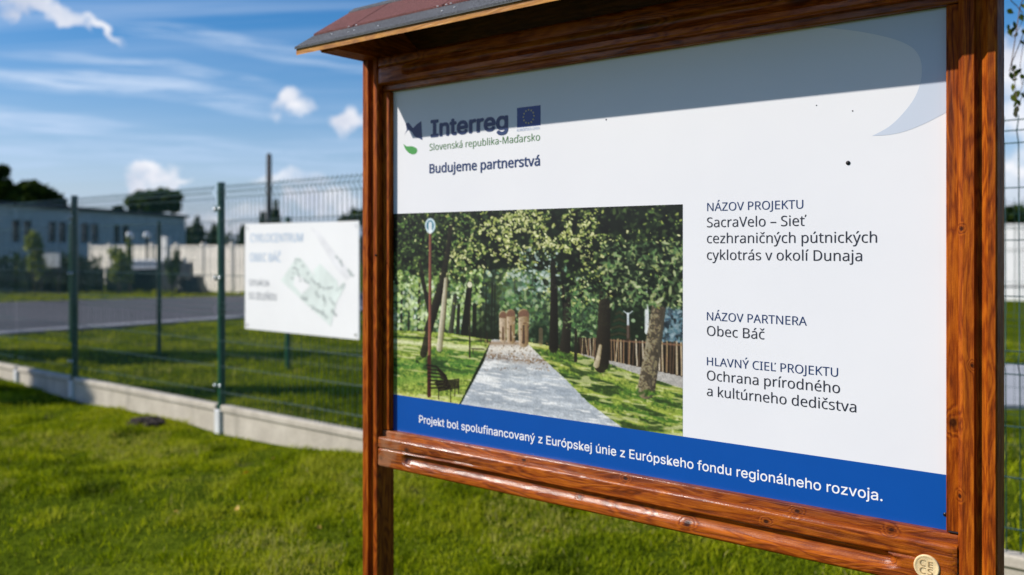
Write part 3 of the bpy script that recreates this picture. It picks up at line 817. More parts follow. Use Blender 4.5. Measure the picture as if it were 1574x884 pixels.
    for y0, sl, wd, c, a in [(628, .06, 6, (108, 118, 126), .6), (650, .08, 5, (218, 220, 214), .8), (668, .10, 12, (126, 138, 152), .7), (702, .13, 6, (196, 202, 204), .6), (722, .15, 10, (120, 130, 140), .5), (752, .16, 5, (208, 208, 200), .6), (640, .02, 3, (180, 186, 188), .5), (690, .06, 3, (104, 116, 128), .5), (735, .1, 3, (96, 106, 116), .4), (610, .03, 4, (126, 134, 138), .5)]:
        fill(path*np.exp(-((Vv-(y0+sl*(U-330)+14*(n20-.5)+6*(n8-.5)))/wd)**2)*(.35+.9*n20), c, a)
    fill(path*np.exp(-((Vv-540)/22)**2), (214, 200, 178), .8)
    litter = np.exp(-((Vv-(572+.07*(U-400)))/15)**2)*np.clip((U-340)/20, 0, 1)*np.clip((600-U)/30, 0, 1)
    fill(litter*(n3 > .35), (112, 84, 62), .85)
    fill(np.exp(-((Vv-520)/9)**2)*np.clip((U-355)/15, 0, 1)*np.clip((520-U)/20, 0, 1), (128, 98, 72), .8)
    blobs(300, (345, 620, 510, 620), [(98, 72, 52), (150, 118, 84), (70, 54, 40)], (1, 3), (1, 2.5), (.5, .9))
    grassR = poly([(497, 514), (560, 524), (700, 560), (820, 600), (930, 640), (1090, 690), (1090, 880), (880, 850), (730, 740), (640, 648), (560, 575)])
    fill(grassR, (112, 132, 54), 1, .5, n8*.5+n3*.5)
    for y0, sl, wd, c, a in [(560, .19, 7, (196, 190, 96), .8), (590, .28, 8, (48, 70, 30), .75), (614, .22, 8, (178, 180, 92), .7), (655, .26, 13, (56, 82, 34), .7), (690, .27, 7, (150, 166, 70), .7), (720, .26, 9, (66, 96, 38), .7), (755, .27, 8, (176, 184, 88), .7), (785, .25, 10, (84, 112, 44), .6), (815, .15, 10, (168, 180, 84), .6)]:
        fill(grassR*np.exp(-((Vv-(y0+sl*(U-700)))/wd)**2)*(.6+.8*n20), c, a)
    blobs(900, (500, 1085, 520, 880), [(56, 84, 34), (120, 146, 54), (176, 184, 92), (80, 108, 44), (210, 206, 130)], (1.5, 5), (1, 3), (.25, .6), dens=lambda a, b: 1 if (b-520) > max(0, (a-520))*.28+8 and (b-520) < (a-500)*.95 else 0)
    pathR = poly([(690, 553), (800, 580), (1090, 640), (1090, 692), (930, 640), (810, 600), (700, 562)])
    fill(pathR, (156, 150, 142), .95, .15, n3)
    dap = np.clip((.6*noise2(80, 51, 17, .1)+.4*noise2(26, 52, 8, .1)-.46)*5, 0, 1)
    dapR = np.clip((.6*noise2(90, 61, 17, .26)+.4*noise2(26, 62, 8, .26)-.46)*5, 0, 1)
    shl = grassL*np.clip(1-np.abs((Vv-(610-.05*U))/62), 0, 1)
    fill(shl*dap, (36, 62, 30), .85)
    fill(grassR*np.clip((Vv-540)/60, 0, 1)*dapR*.9, (40, 60, 30), .8)
    fill(path*np.clip((Vv-560)/30, 0, 1)*dap, (112, 122, 134), .4)
    lit = np.clip((.5*noise2(90, 53, 12, .12)+.5*noise2(30, 54, 5, .12)-.58)*7, 0, 1)
    fill(path*lit*np.clip((Vv-560)/30, 0, 1), (232, 232, 226), .7)
    fill((grassL+grassR)*lit, (206, 206, 130), .6)
    # rustic fence of split stakes
    fb = poly([(690, 498), (800, 503), (1090, 520), (1090, 646), (800, 582), (690, 556)])
    fill(fb, (40, 32, 24), .9)
    xx = 700
    while xx < 1085:
        k = (xx-700)/385; tp = 500+18*k+r.uniform(-3, 3); bt = 560+80*k
        stroke([(xx+r.uniform(-4, 4), tp), (xx+r.uniform(-4, 4), bt)], 3+4*k, 3+4*k, [(176, 152, 120), (140, 116, 90), (204, 184, 152), (92, 72, 54)][r.integers(4)], .9)
        xx += 7+8*k
    stroke([(800, 508), (1090, 528)], 5, 8, (120, 98, 76), .8)
    # carved wooden gateway
    for cx, ww, y0, y1, c in [(414, 28, 404, 506, (160, 134, 106)), (443, 32, 398, 510, (148, 120, 92)), (490, 40, 398, 518, (140, 114, 88))]:
        stroke([(cx, y0+ww*.4), (cx, y1)], ww, ww*.9, c, 1, .25)
        e_ = np.hypot((U-cx)/(ww*.56), (Vv-(y0+20))/22); fill(np.clip((1-e_)*6, 0, 1)*(Vv < y0+24), (104, 84, 66), .95)
        stroke([(cx, y0+58), (cx, y1)], ww*.18, ww*.24, (66, 50, 38), .8)
        stroke([(cx-ww*.36, y0+26), (cx-ww*.36, y1)], 3, 3, (188, 164, 132), .7)
    stroke([(553, 470), (553, 520)], 16, 16, (110, 92, 70), .7)
    blobs(26, (396, 515, 398, 515), [(96, 80, 62), (170, 148, 118), (80, 68, 52)], (2, 5), (1, 3), (.4, .8))
    # small pale statue and a white pillar beyond the fence
    stroke([(873, 412), (874, 455), (873, 500)], 9, 6, (196, 204, 214), .9)
    stroke([(858, 402), (874, 414), (890, 402)], 4, 4, (196, 204, 214), .8)
    stroke([(874, 460), (874, 506)], 14, 15, (70, 52, 38), .8)
    stroke([(941, 320), (942, 380), (944, 480)], 7, 17, (216, 220, 222), .85)
    # big trunks on the right
    stroke([(600, 215), (602, 400), (600, 542)], 22, 34, (36, 34, 26), 1, .2)
    stroke([(632, 260), (640, 420)], 10, 12, (34, 32, 26))
    stroke([(652, 360), (648, 470), (640, 556)], 22, 42, (44, 40, 32), 1, .25)
    stroke([(682, 470), (681, 585)], 9, 11, (44, 40, 32))
    stroke([(790, 330), (784, 480), (776, 600)], 42, 56, (46, 40, 30), 1, .2)
    stroke([(770, 525), (764, 575), (758, 600)], 12, 20, (176, 158, 122), .7, .2)
    stroke([(752, 606), (740, 612)], 10, 6, (120, 104, 76), .9); stroke([(800, 600), (812, 608)], 10, 6, (50, 42, 32), .9)
    stroke([(992, 350), (968, 520), (940, 692)], 50, 66, (98, 90, 74), 1, .30)
    tk = poly([(905, 700), (925, 600), (960, 350), (1010, 350), (985, 520), (975, 700)])
    bark = noise2(5, 9)*.6+noise2(14, 12)*.4
    fill(tk*(bark > .55), (62, 54, 42), .6); fill(tk*(bark < .38), (138, 128, 104), .5)
    # crowns
    blobs(1500, (-20, 1090, -10, 240), DK, (8, 20), (1, 1.8), (.6, 1))
    blobs(420, (520, 1090, 200, 370), DK, (8, 18), (1, 1.8), (.55, 1), dens=lambda a, b: np.clip((a-520)/200, .15, 1)*(1 if b < 300+(a-520)*.13 else .1))
    blobs(160, (-20, 330, 180, 300), DK+MD, (7, 15), (1, 2), (.4, .9), dens=lambda a, b: .6)
    lim = lambda a: (205+max(0, (a-500))*.27 if a > 330 else 200)+r.normal(0, 34)
    blobs(2600, (-20, 1090, -10, 380), MD+[(40, 58, 30)], (3, 8), (1, 2.2), (.5, 1), dens=lambda a, b: (.2+.8*ck(a, b)) if b < lim(a)+25 else .05)
    hot = lambda a, b: (1.2*math.exp(-((a-440)/130)**2-((b-100)/95)**2)+1.0*math.exp(-((a-670)/110)**2-((b-140)/90)**2)+.7*math.exp(-((a-980)/90)**2-((b-210)/55)**2)
                        + .7*math.exp(-((a-310)/70)**2-((b-200)/50)**2)+.35*math.exp(-((a-230)/40)**2-((b-190)/60)**2)+.5*math.exp(-((a-720)/80)**2-((b-330)/45)**2)+.05)
    blobs(9000, (-20, 1090, -10, 390), LT, (2.2, 5.5), (1, 2.2), (.55, 1), dens=lambda a, b: min(hot(a, b), 1)*ck(a, b)**.8)
    blobs(1500, (-20, 1090, -10, 390), [(206, 204, 128), (222, 216, 150)], (2, 4.5), (1, 2), (.6, 1), dens=lambda a, b: .9*min(hot(a, b), 1)*ck(a, b)**2)
    blobs(900, (-20, 330, 20, 330), [(84, 106, 56), (110, 130, 74), (60, 84, 44)], (2, 5), (1, 2), (.5, .9), dens=lambda a, b: .6)
    blobs(1100, (780, 1090, 150, 385), [(74, 96, 60), (104, 124, 84), (30, 44, 28), (20, 30, 20), (150, 160, 110)], (3, 8), (1.6, 3.4), (.5, .95), dens=lambda a, b: .3+.7*ck(a, b))
    blobs(500, (640, 800, 300, 480), [(74, 100, 60), (112, 134, 84), (44, 64, 42)], (2, 5), (1.4, 3), (.5, .9), dens=lambda a, b: .6 if b < 470 else .1)
    blobs(120, (470, 620, 170, 330), [(176, 194, 190), (140, 164, 150)], (2, 6), (1, 2), (.4, .8))
    for bx, by, w0 in [(116, 572, 20), (776, 600, 34), (940, 692, 34), (600, 542, 20), (640, 556, 24), (180, 545, 15)]:
        blobs(26, (bx-w0, bx+w0, by+2, by+16), [(74, 96, 40), (110, 132, 56), (60, 84, 36)], (3, 6), (1.5, 3), (.7, 1))
    stroke([(222, 95), (212, 180), (184, 330), (150, 440), (122, 560)], 15, 26, (40, 36, 28), .85, .3)
    stroke([(110, 215), (122, 300), (142, 400)], 9, 13, (40, 38, 30), .85)
    stroke([(205, 285), (196, 400), (181, 540)], 14, 22, (150, 140, 112), .9, .45)
    stroke([(597, 225), (602, 400), (600, 540)], 16, 30, (34, 30, 24), .9, .2)
    stroke([(787, 375), (784, 480), (776, 598)], 40, 52, (46, 40, 30), .9, .25); stroke([(772, 530), (764, 575), (757, 600)], 12, 22, (186, 166, 128), .75, .2)
    # lamps
    stroke([(147, 112), (146, 400), (143, 712)], 10, 12, (112, 74, 60), 1, .35)
    stroke([(143, 570), (143, 712)], 13, 14, (76, 38, 34), 1)
    e = np.hypot((U-147)/20, (Vv-88)/29)
    fill(np.clip((1-e)*8, 0, 1), (70, 110, 130)); fill(np.clip(1-np.abs(e-.82)*4.5, 0, 1), (206, 228, 236), .95)
    stroke([(147, 80), (147, 112)], 12, 12, (216, 226, 224), .9)
    stroke([(292, 312), (292, 572)], 4, 5, (52, 42, 34)); fill(np.clip((1-np.hypot((U-292)/10, (Vv-305)/12))*5, 0, 1), (206, 204, 160))
    # bench of curved slats
    for k in range(7):
        stroke([(134+k*2, 600+k*14), (170+k*5, 606+k*13), (205+k*3, 640+k*8)], 5.5, 5.5, (36, 26, 22), 1)
    for k in range(6): stroke([(165+k*3, 664+k*6), (252, 652+k*6)], 5, 4.5, (36, 26, 22), 1)
    for x, y0, y1 in [(178, 690, 726), (222, 690, 738), (237, 670, 715), (251, 660, 706)]: stroke([(x, y0), (x, y1)], 3, 3, (40, 32, 28))
    for x0, y0 in [(300, 540), (330, 500)]:
        stroke([(x0, y0), (x0+44, y0+2)], 5, 5, (50, 44, 34), .8); stroke([(x0+4, y0), (x0+4, y0+18)], 3, 3, (50, 44, 34), .8)
    stroke([(355, 480), (357, 516)], 4, 4, (52, 40, 30), .8); stroke([(312, 505), (360, 512)], 3, 3, (60, 44, 34), .7)
    for _ in range(1):
        pd = np.pad(img, ((1, 1), (1, 1), (0, 0)), mode='edge')
        img[:] = img*.46+.11*(pd[:-2, 1:-1]+pd[2:, 1:-1]+pd[1:-1, :-2]+pd[1:-1, 2:])+.025*(pd[:-2, :-2]+pd[2:, 2:]+pd[:-2, 2:]+pd[2:, :-2])
    cim = np.clip(img-2, 0, 255)/255
    lum = cim.mean(-1, keepdims=True)
    cim = np.clip(lum+(cim-lum)*.80, 0, 1)
    cim = np.where(cim < .34, .34*(cim/.34)**1.28, .34+(1-.34)*(np.clip((cim-.34)/.66, 0, 1))**.70)
    grain = noise2(2.2, 41)*.5+noise2(5, 42)*.5
    img[:] = np.clip(255*cim*(.90+.2*grain[..., None]), 4, 252)
    rgb = img/255; rgb = np.where(rgb <= .04045, rgb/12.92, ((rgb+.055)/1.055)**2.4)*.95
    y = -.0002-.00032
    V = np.stack([Sg, np.full(Sg.shape, y), Zg], -1).reshape(-1, 3)
    i, j = np.meshgrid(np.arange(NXp-1), np.arange(NZp-1)); a = (j*NXp+i).ravel()
    F = np.stack([a, a+NXp, a+NXp+1, a+1], 1)
    me = arr_mesh('photo_print', V, F)
    ca = me.color_attributes.new('print', 'FLOAT_COLOR', 'POINT')
    ca.data.foreach_set('color', np.concatenate([rgb.reshape(-1, 3), np.ones((NXp*NZp, 1))], 1).astype(np.float32).ravel())
    m, t, b, o = new_mat('printed_photograph')
    at = t.n('ShaderNodeAttribute', attribute_name='print'); t.l(at.outputs['Color'], b.inputs['Base Color'])
    b.inputs['Roughness'].default_value = .38; b.inputs['Specular IOR Level'].default_value = .35
    return link('photo_print', me, m, panel)
park_print()

# screws and specks on the panel and frame
def dome(name, x, y, r, lift=0.0, parent=panel, d=.0006):
    s, z = b2(x, y)
    bm = bmesh.new(); bmesh.ops.create_uvsphere(bm, u_segments=10, v_segments=6, radius=r, matrix=Matrix.Translation((s, -d, z)) @ Matrix.Diagonal((1, .5, 1, 1)))
    return bm_obj(name, bm, M['screw'], parent)
dome('screw', 1304, 250.5, .0046); dome('screw', 1311, 170.5, .0014); dome('screw', 1255.5, 162, .0012); dome('screw', 932, 184, .0018)
dome('screw', 1454.3, 790.5, .0042, d=.004)
bm = bmesh.new(); add_cyl(bm, (1.207*K, -.0142*K, kz(-.4305)), (1.222*K, -.0142*K, kz(-.4305)), .0022, seg=8)
add_cyl(bm, (1.222*K, -.0142*K, kz(-.4305)), (1.2245*K, -.0142*K, kz(-.4305)), .004, seg=8); bm_obj('screw', bm, M['screw'], kroot)
bm = bmesh.new(); bmesh.ops.create_uvsphere(bm, u_segments=10, v_segments=6, radius=.0035, matrix=Matrix.Translation((-.0345*K, -.0303*K, kz(-.019))))
bm_obj('screw', bm, M['screw'], kroot)

# round pale wooden maker's button pressed into the lower rail
bs, bz = 1.180, -.4855
def button():
    prof = [(0, 0), (.0165, 0), (.0190, .0006), (.0205, .0012), (.0222, .0012), (.0232, -.0004), (.0235, -.003), (.0235, -.006)]
    bm = bmesh.new(); n = 40; rings = []
    for r_, d_ in prof:
        if r_ == 0: rings.append([bm.verts.new((0, -d_, 0))]); continue
        rings.append([bm.verts.new((r_*math.cos(2*math.pi*k/n), -d_, r_*math.sin(2*math.pi*k/n))) for k in range(n)])
    for k in range(n): bm.faces.new((rings[0][0], rings[1][k], rings[1][(k+1) % n]))
    for a, b in zip(rings[1:], rings[2:]):
        for k in range(n): bm.faces.new((a[k], b[k], b[(k+1) % n], a[(k+1) % n]))
    bmesh.ops.recalc_face_normals(bm, faces=bm.faces)
    o = bm_obj('button', bm, M['button'], kroot, loc=(bs*K, -.0320*K, kz(bz)), smooth=True)
    for txt, x0, x1, z0, c in (('C', -.0125, -.0020, .0015, .0115), ('E', .0025, .0105, .0010, .0105), ('C', -.0125, -.002, -.0130, .0115), ('S', .0015, .0105, -.0130, .0110)):
        me = text_mesh(txt); n_ = len(me.vertices); co = np.empty(n_*3, np.float32); me.vertices.foreach_get('co', co); co = co.reshape(-1, 3)
        xa, xb = co[:, 0].min(), co[:, 0].max()
        new = np.stack([x0+(co[:, 0]-xa)*(x1-x0)/(xb-xa), np.full(n_, -.0004), z0+co[:, 1]*c/CAP], 1).astype(np.float32)
        me.vertices.foreach_set('co', new.ravel()); me.update()
        bm = bmesh.new(); bm.from_mesh(me)
        ex = bmesh.ops.extrude_face_region(bm, geom=list(bm.faces))
        bmesh.ops.translate(bm, vec=(0, -.0007, 0), verts=[v for v in ex['geom'] if isinstance(v, bmesh.types.BMVert)])
        bmesh.ops.recalc_face_normals(bm, faces=bm.faces); bm.to_mesh(me); bm.free()
        me.materials.clear(); me.materials.append(M['button2'])
        oo = bpy.data.objects.new('letter', me); C.objects.link(oo); oo.parent = o
M['button2'] = simple('branded_letter_wood', (.42, .28, .12), .6, var=.1, bump=0)
button()

# ================================================================== FENCES
def wire_panel(length, zlow, ztop, folds, hs_, mat, r=.0028, step=.05):
    """welded mesh panel with folded beads, one mesh"""
    V, F = [], []
    def tube(path, rr):
        base = len(V); n = len(path)
        for i, p in enumerate(path):
            q = path[min(i+1, n-1)]; o_ = path[max(i-1, 0)]
            d = (Vector(q)-Vector(o_)).normalized()
            a = Vector((0, 1, 0)) if abs(d.y) < .9 else Vector((0, 0, 1))
            u = d.cross(a).normalized(); v = d.cross(u)
            for k in range(4):
                an = k*math.pi/2+.78; w_ = Vector(p)+u*rr*math.cos(an)+v*rr*math.sin(an); V.append(tuple(w_))
        for i in range(n-1):
            for k in range(4):
                a0 = base+i*4+k; a1 = base+i*4+(k+1) % 4
                F.append((a0, a1, a1+4, a0+4))
    zs = [zlow]
    for f in folds: zs += [f-.045, f, f+.045]
    zs.append(ztop)
    def off(z): 
        for f in folds:
            if abs(z-f) < 1e-4: return -.035
        return 0
    x = .02
    while x < length:
        tube([(x, off(z), z) for z in zs], r); x += step
    for z in hs_:
        y = 0
        for f in folds:
            if abs(z-f) < .045: y = -.035*(1-abs(z-f)/.045)
        tube([(0.01, y-.005, z), (length-.01, y-.005, z)], r*1.1)
    return arr_mesh('mesh_panel', V, F)

def fence(name, label, P0, ang, posts, ztop, folds, hs_, plinth=True, r=.0028, post_r=.03, wire='green_wire', detail=True):
    root = empty(name, (P0[0], P0[1], 0), ang, label, 'fence')
    if plinth: root.rotation_euler = (0, -.005, ang)
    pcache = {}
    post_me = None
    for i, tpos in enumerate(posts):
        if post_me is None:
            bm = bmesh.new()
            add_cyl(bm, (0, 0, .0), (0, 0, ztop+.008), post_r, seg=20)
            post_me = bpy.data.meshes.new('post'); bm.to_mesh(post_me); bm.free(); post_me.materials.append(M['green_paint'])
            bm = bmesh.new(); add_cyl(bm, (0, 0, ztop+.006), (0, 0, ztop+.022), post_r*1.12, post_r*1.0, seg=20)
            cap_me = bpy.data.meshes.new('cap'); bm.to_mesh(cap_me); bm.free(); cap_me.materials.append(M['green_paint'])
        p = bpy.data.objects.new('post', post_me); C.objects.link(p); p.parent = root; p.location = (tpos, 0, 0)
        c = bpy.data.objects.new('cap', cap_me); C.objects.link(c); c.parent = p
        if detail:
            for z in (.345, 1.19, 1.73):
                for sgn in (-1, 1):
                    bm = bmesh.new(); add_box(bm, sgn*.018, sgn*.052, -.040, -.024, z-.02, z+.02, .003) if sgn > 0 else add_box(bm, -.052, -.018, -.040, -.024, z-.02, z+.02, .003)
                    cl = bm_obj('clamp', bm, M['green_paint'], p)
                    bm = bmesh.new()
                    bmesh.ops.create_uvsphere(bm, u_segments=12, v_segments=8, radius=.0120, matrix=Matrix.Translation((sgn*.034, -.041, z)) @ Matrix.Diagonal((1, .8, 1, 1)))
                    bm_obj('bolt', bm, M['steel'], cl, smooth=True)
        if plinth:
            bm = bmesh.new(); add_box(bm, -.035, .035, -.047, .047, -.08, .158, .004)
            bm_obj('post_holder', bm, M['zinc'], root, loc=(tpos, 0, 0))
    for a, b in zip(posts, posts[1:]):
        L = round(b-a, 3)
        if L not in pcache: pcache[L] = wire_panel(L-.05,   .205 if plinth else .08, ztop, folds, hs_, None, r)
        me = pcache[L]
        o = link('mesh_panel', me, M[wire], root, loc=(a+.025, -.03, 0)); tag(o, kind='stuff')
        if plinth:
            bm = bmesh.new()
            # recessed face with a thicker lip on top
            sec = [(-.022, -.12), (-.022, .138), (-.036, .150), (-.036, .186), (-.030, .195), (.030, .195), (.036, .186), (.036, .150), (.022, .138), (.022, -.12)]
            A = [bm.verts.new((a+.037, y, z)) for y, z in sec]; B = [bm.verts.new((b-.037, y, z)) for y, z in sec]
            for i in range(len(sec)):
                j = (i+1) % len(sec); bm.faces.new((A[i], A[j], B[j], B[i]))
            bm.faces.new(A[::-1]); bm.faces.new(B); bmesh.ops.recalc_face_normals(bm, faces=bm.faces)
            bm_obj('plinth_board', bm, M['concrete'], root)
    return root
HF = 1.917
P2 = (-1.189*HF, 3.669*HF); fang = math.atan2(-.635, .7722)
front = fence('mesh_fence', 'nearer green wire mesh fence on a pale concrete plinth, crossing behind the notice stand', P2, fang,
      [-7.5, -5.0, -3.76, -2.50, 0, 2.5, 5.0, 7.5, 10.0], 1.917, [.95, 1.855], [.30, .50, .70, .905, .95, .995, 1.21, 1.43, 1.635, 1.81, 1.855, 1.90])
# the joint piece of the plinth at -3.76 has no tall post in the picture
for ch in list(front.children):
    if ch.name.startswith('post') and 'holder' not in ch.name and abs(ch.location.x+3.76) < .01:
        for c2 in list(ch.children_recursive): bpy.data.objects.remove(c2, do_unlink=True)
        bpy.data.objects.remove(ch, do_unlink=True)
back = fence('mesh_fence', 'farther dark green wire mesh fence along the road, seen through the nearer one', (-4.69, 11.9), math.atan2(-1.55, 2.1),
      [-7.6, -5.0, -2.28, 0, 2.61, 5.2, 7.8, 10.4], 1.76, [.95, 1.69], [.12, .32, .5, .7, .905, .95, .995, 1.2, 1.4, 1.55, 1.65, 1.73],
      plinth=False, r=.0017, post_r=.032, wire='green_wire_far', detail=False)

# banner board wired to the front fence
sx0 = 4157/2.5*2.5*(1/375-1/386.1)/1.0
def fence_s(x): return 4157*(1/375-1/(375+.305*(x-341)))
def ban_s(x):
    u = (x-787)/1376; px = P2[0]-.08*FNx; py = P2[1]-.08*FNy
    s_ = (u*py-px)/(.7722+u*.635); return s_, py-.635*s_
FNx, FNy = .635, .7722
b0s, b1s = ban_s(377)[0], ban_s(552)[0]
ban = empty('plan_board', (P2[0], P2[1], 0), fang, 'large white board with a pale site plan and CYKLOCENTRUM lettering on the fence', 'sign')
M['banner'] = simple('white_banner_print', (.80, .805, .80), .45, var=.03, scale=2, bump=.05, bscale=5)
bnz0, bnz1 = .822, 1.603
bp_ = box('board', b0s, b1s, -.082, -.076, bnz0, bnz1, M['banner'], ban)
M['plan_green'] = simple('pale_green_print', (.66, .73, .69), .5, var=.12, scale=9, bump=0)
M['plan_grey'] = simple('pale_grey_print', (.73, .735, .745), .5, var=.08, scale=9, bump=0)
M['plan_dark'] = simple('grey_green_print', (.42, .47, .45), .5, var=.2, bump=0)
M['plan_blue'] = simple('faded_blue_print', (.42, .54, .68), .5, var=.05, bump=0)
M['plan_text'] = simple('faded_grey_print', (.30, .32, .34), .5, var=.05, bump=0)
def bn(zx, zy):   # from the enlarged view of the board to its face
    x = 370+zx/4.652; y = 330+zy/4.652; s_, Z_ = ban_s(x)
    return s_, CAMH-(y-380)/1376*Z_
def bsheet(name, pts, layer, mat):
    bm = bmesh.new(); f = bm.faces.new([bm.verts.new((*[bn(*p)[0]], -.082-.0006*layer, bn(*p)[1])) for p in pts])
    f.normal_update(); bmesh.ops.triangulate(bm, faces=[f]); bmesh.ops.recalc_face_normals(bm, faces=bm.faces)
    return bm_obj(name, bm, mat, ban)
bsheet('road_print', [(500, 90), (560, 120), (800, 430), (760, 470), (690, 400)], 1, M['plan_grey'])
bsheet('plan_print', [(405, 300), (440, 320), (530, 440), (520, 400), (570, 350), (690, 470), (700, 520), (740, 480), (750, 510), (690, 620), (645, 800), (560, 720), (470, 640), (290, 470)], 2, M['plan_green'])
bsheet('building_print', [(390, 440), (430, 440), (500, 510), (440, 570), (380, 500)], 3, M['banner'])
bm = bmesh.new(); rr = random.Random(3)
for (x0, y0, x1, y1) in [(400, 320, 370, 450), (420, 330, 540, 500), (450, 460, 480, 480), (520, 480, 560, 500), (560, 510, 620, 530), (590, 580, 610, 640), (640, 600, 670, 640), (540, 560, 560, 590), (650, 680, 680, 720), (590, 690, 620, 740), (540, 680, 580, 700), (440, 590, 480, 610), (690, 540, 740, 500), (690, 300, 730, 360), (770, 390, 800, 430), (500, 650, 530, 670), (620, 520, 660, 520), (400, 380, 425, 470)]:
    n_ = 5
    for k in range(n_):
        f = k/(n_-1); cx = x0+(x1-x0)*f+rr.uniform(-6, 6); cy = y0+(y1-y0)*f+rr.uniform(-6, 6); a = rr.uniform(4, 9); b = rr.uniform(4, 11)
        bm.faces.new([bm.verts.new((bn(cx+dx*a, cy+dy*b)[0], -.082-.0024-.00003*k, bn(cx+dx*a, cy+dy*b)[1])) for dx, dy in ((-1, -1), (-1, 1), (1, 1), (1, -1))])
bmesh.ops.recalc_face_normals(bm, faces=bm.faces)
tag(bm_obj('plan_detail_print', bm, M['plan_dark'], ban), kind='stuff')
def bline(txt, x0, x1, yb, yt, mat, bold=0.0):
    s0, zb = bn(x0, yb); s1, _ = bn(x1, yb); _, zt_ = bn(x0, yt)
    lettering('lettering', txt, s0, s1, zb, zt_-zb, mat, ban, -.0832, bold)
bline('CYKLOCENTRUM', 72, 447, 196, 138, M['plan_blue'], .01)
bline('OBEC BÁČ', 68, 290, 333, 276, M['plan_blue'], .01)
bline('SITUÁCIA', 62, 208, 505, 466, M['plan_text'], .01)
bline('SO ZELEŇOU', 60, 258, 602, 554, M['plan_text'], .01)
for sx in (b0s+.03, b1s-.03):
    for z in (bnz0+.03, bnz1-.03):
        bm = bmesh.new(); add_cyl(bm, (sx, -.0835, z), (sx, -.0815, z), .012, seg=12); bm_obj('eyelet', bm, M['steel'], ban)

# ================================================================== PLANTS
def leaves(n, pts, size, flat=.0, up=.3):
    """n little leaf faces at given centres; returns V, F(quads), v"""
    c = pts; k = len(c)
    a = rng.normal(size=(k, 3)); a /= np.linalg.norm(a, axis=1)[:, None]
    b = rng.normal(size=(k, 3)); b -= (b*a).sum(1)[:, None]*a; b /= np.linalg.norm(b, axis=1)[:, None]
    s = (size*rng.uniform(.6, 1.3, k))[:, None]
    V = np.stack([c-a*s, c-b*s*.55, c+a*s, c+b*s*.55], 1).reshape(-1, 3)
    F = np.arange(k*4).reshape(k, 4)
    v = np.repeat(np.clip(rng.normal(.5, .22, k), 0, 1), 4)
    return V, F, v
def crown_points(n, clumps):
    """points scattered in the shells of a set of (x,y,z,rx,ry,rz) clumps"""
    vol = np.array([c[3]*c[4]*c[5] for c in clumps])**.67; idx = rng.choice(len(clumps), n, p=vol/vol.sum())
    cl = np.array(clumps)[idx]
    d = rng.normal(size=(n, 3)); d /= np.linalg.norm(d, axis=1)[:, None]
    r = rng.uniform(.35, 1.0, n)**.5*(1+.17*rng.normal(size=n))*(1+.22*np.sin(d[:, 0]*7+cl[:, 0]*5)*np.sin(d[:, 2]*6+cl[:, 2]*9))
    return cl[:, :3]+d*cl[:, 3:]*r[:, None]
def tree(name, loc, clumps, n, size, mat, label, trunk_h, trunk_r, group=None, cat='tree'):
    root = empty(name, (loc[0], loc[1], 0), 0, label, cat, group)
    P = crown_points(n, clumps); V, F, v = leaves(n, P, size)
    link('crown', arr_mesh('crown', V, F, v), M[mat], root)
    bm = bmesh.new()
    prev = Vector((0, 0, -.05)); rr = trunk_r; N = 4
    for i in range(N):
        nx = Vector((random.uniform(-.04, .04)*trunk_h*.5, random.uniform(-.04, .04)*trunk_h*.5, trunk_h*(i+1)/N))
        add_cyl(bm, prev, nx, rr, rr*.82, 8); prev = nx; rr *= .82
    for c in clumps[:7]:
        add_cyl(bm, (prev.x*.8, prev.y*.8, prev.z*.75), (c[0], c[1], c[2]), rr*.55, rr*.15, 6)
    bm_obj('trunk', bm, M['bark'], root, smooth=True)
    return root
def at(x, y, Z): return ((x-787)/1376*Z, Z, CAMH+(380-y)/1376*Z)
def screen_tree(name, Z, xs_ys, n, size, mat, label, group='trees beyond the road', cat='tree'):
    """clumps given as (px x, px y, radius px) at distance Z"""
    cx = sum(c[0] for c in xs_ys)/len(xs_ys); X0 = (cx-787)/1376*Z
    cl = []
    for (x, y, r_) in xs_ys:
        X, Y, z = at(x, y, Z); rr = r_/1376*Z
        cl.append((X-X0, random.uniform(-.4, .4)*rr, z, rr, rr, rr*.8))
    tz = min(c[2]-c[5]*.5 for c in cl)
    return tree(name, (X0, Z), cl, n, size, mat, label, max(tz+.5, .6), .22, group, cat)
screen_tree('broadleaf_tree', 62, [(-12, 268, 14), (2, 262, 9), (5, 290, 16), (-15, 300, 20), (12, 300, 14), (0, 312, 18)], 5000, .30, 'foliage', 'dark tree rising over the grey building roof at the left edge of the photo')
screen_tree('broadleaf_tree', 66, [(44, 290, 12), (34, 300, 13), (60, 296, 14), (74, 302, 12), (84, 308, 11), (50, 310, 16), (93, 314, 7), (66, 312, 14)], 5500, .30, 'foliage', 'broad dark tree behind the grey building, between the left edge and the first fence post')
screen_tree('broadleaf_tree', 75, [(203, 310, 9), (216, 303, 10), (232, 304, 11), (246, 300, 10), (262, 304, 12), (272, 303, 7), (255, 313, 12), (225, 314, 12), (206, 318, 8), (238, 318, 12), (268, 318, 9)], 6500, .28, 'foliage_mid', 'rounded green tree standing up behind the flat roof, under the small low cloud')
screen_tree('small_tree', 72, [(183, 322, 6), (178, 326, 5)], 700, .2, 'foliage', 'little dark treetop just left of the rounded green tree on the roofline')
def conifer(Z, x, ytop, ybase_px, wpx, label, mat='foliage'):
    X, _, zt_ = at(x, ytop, Z); r_ = wpx/1376*Z; zb = max(CAMH+(380-ybase_px)/1376*Z, .3)
    cl = []
    nlev = 9
    for i in range(nlev):
        f = i/(nlev-1); z = zb+(zt_-zb)*f; rad = r_*(1-f)**.85+.08
        cl.append((random.uniform(-.1, .1)*rad, 0, z, rad, rad, (zt_-zb)/nlev*.75))
    return tree('conifer', (X, Z), cl, 2600, .2, mat, label, zt_*.8, .14, 'dark conifers along the horizon')
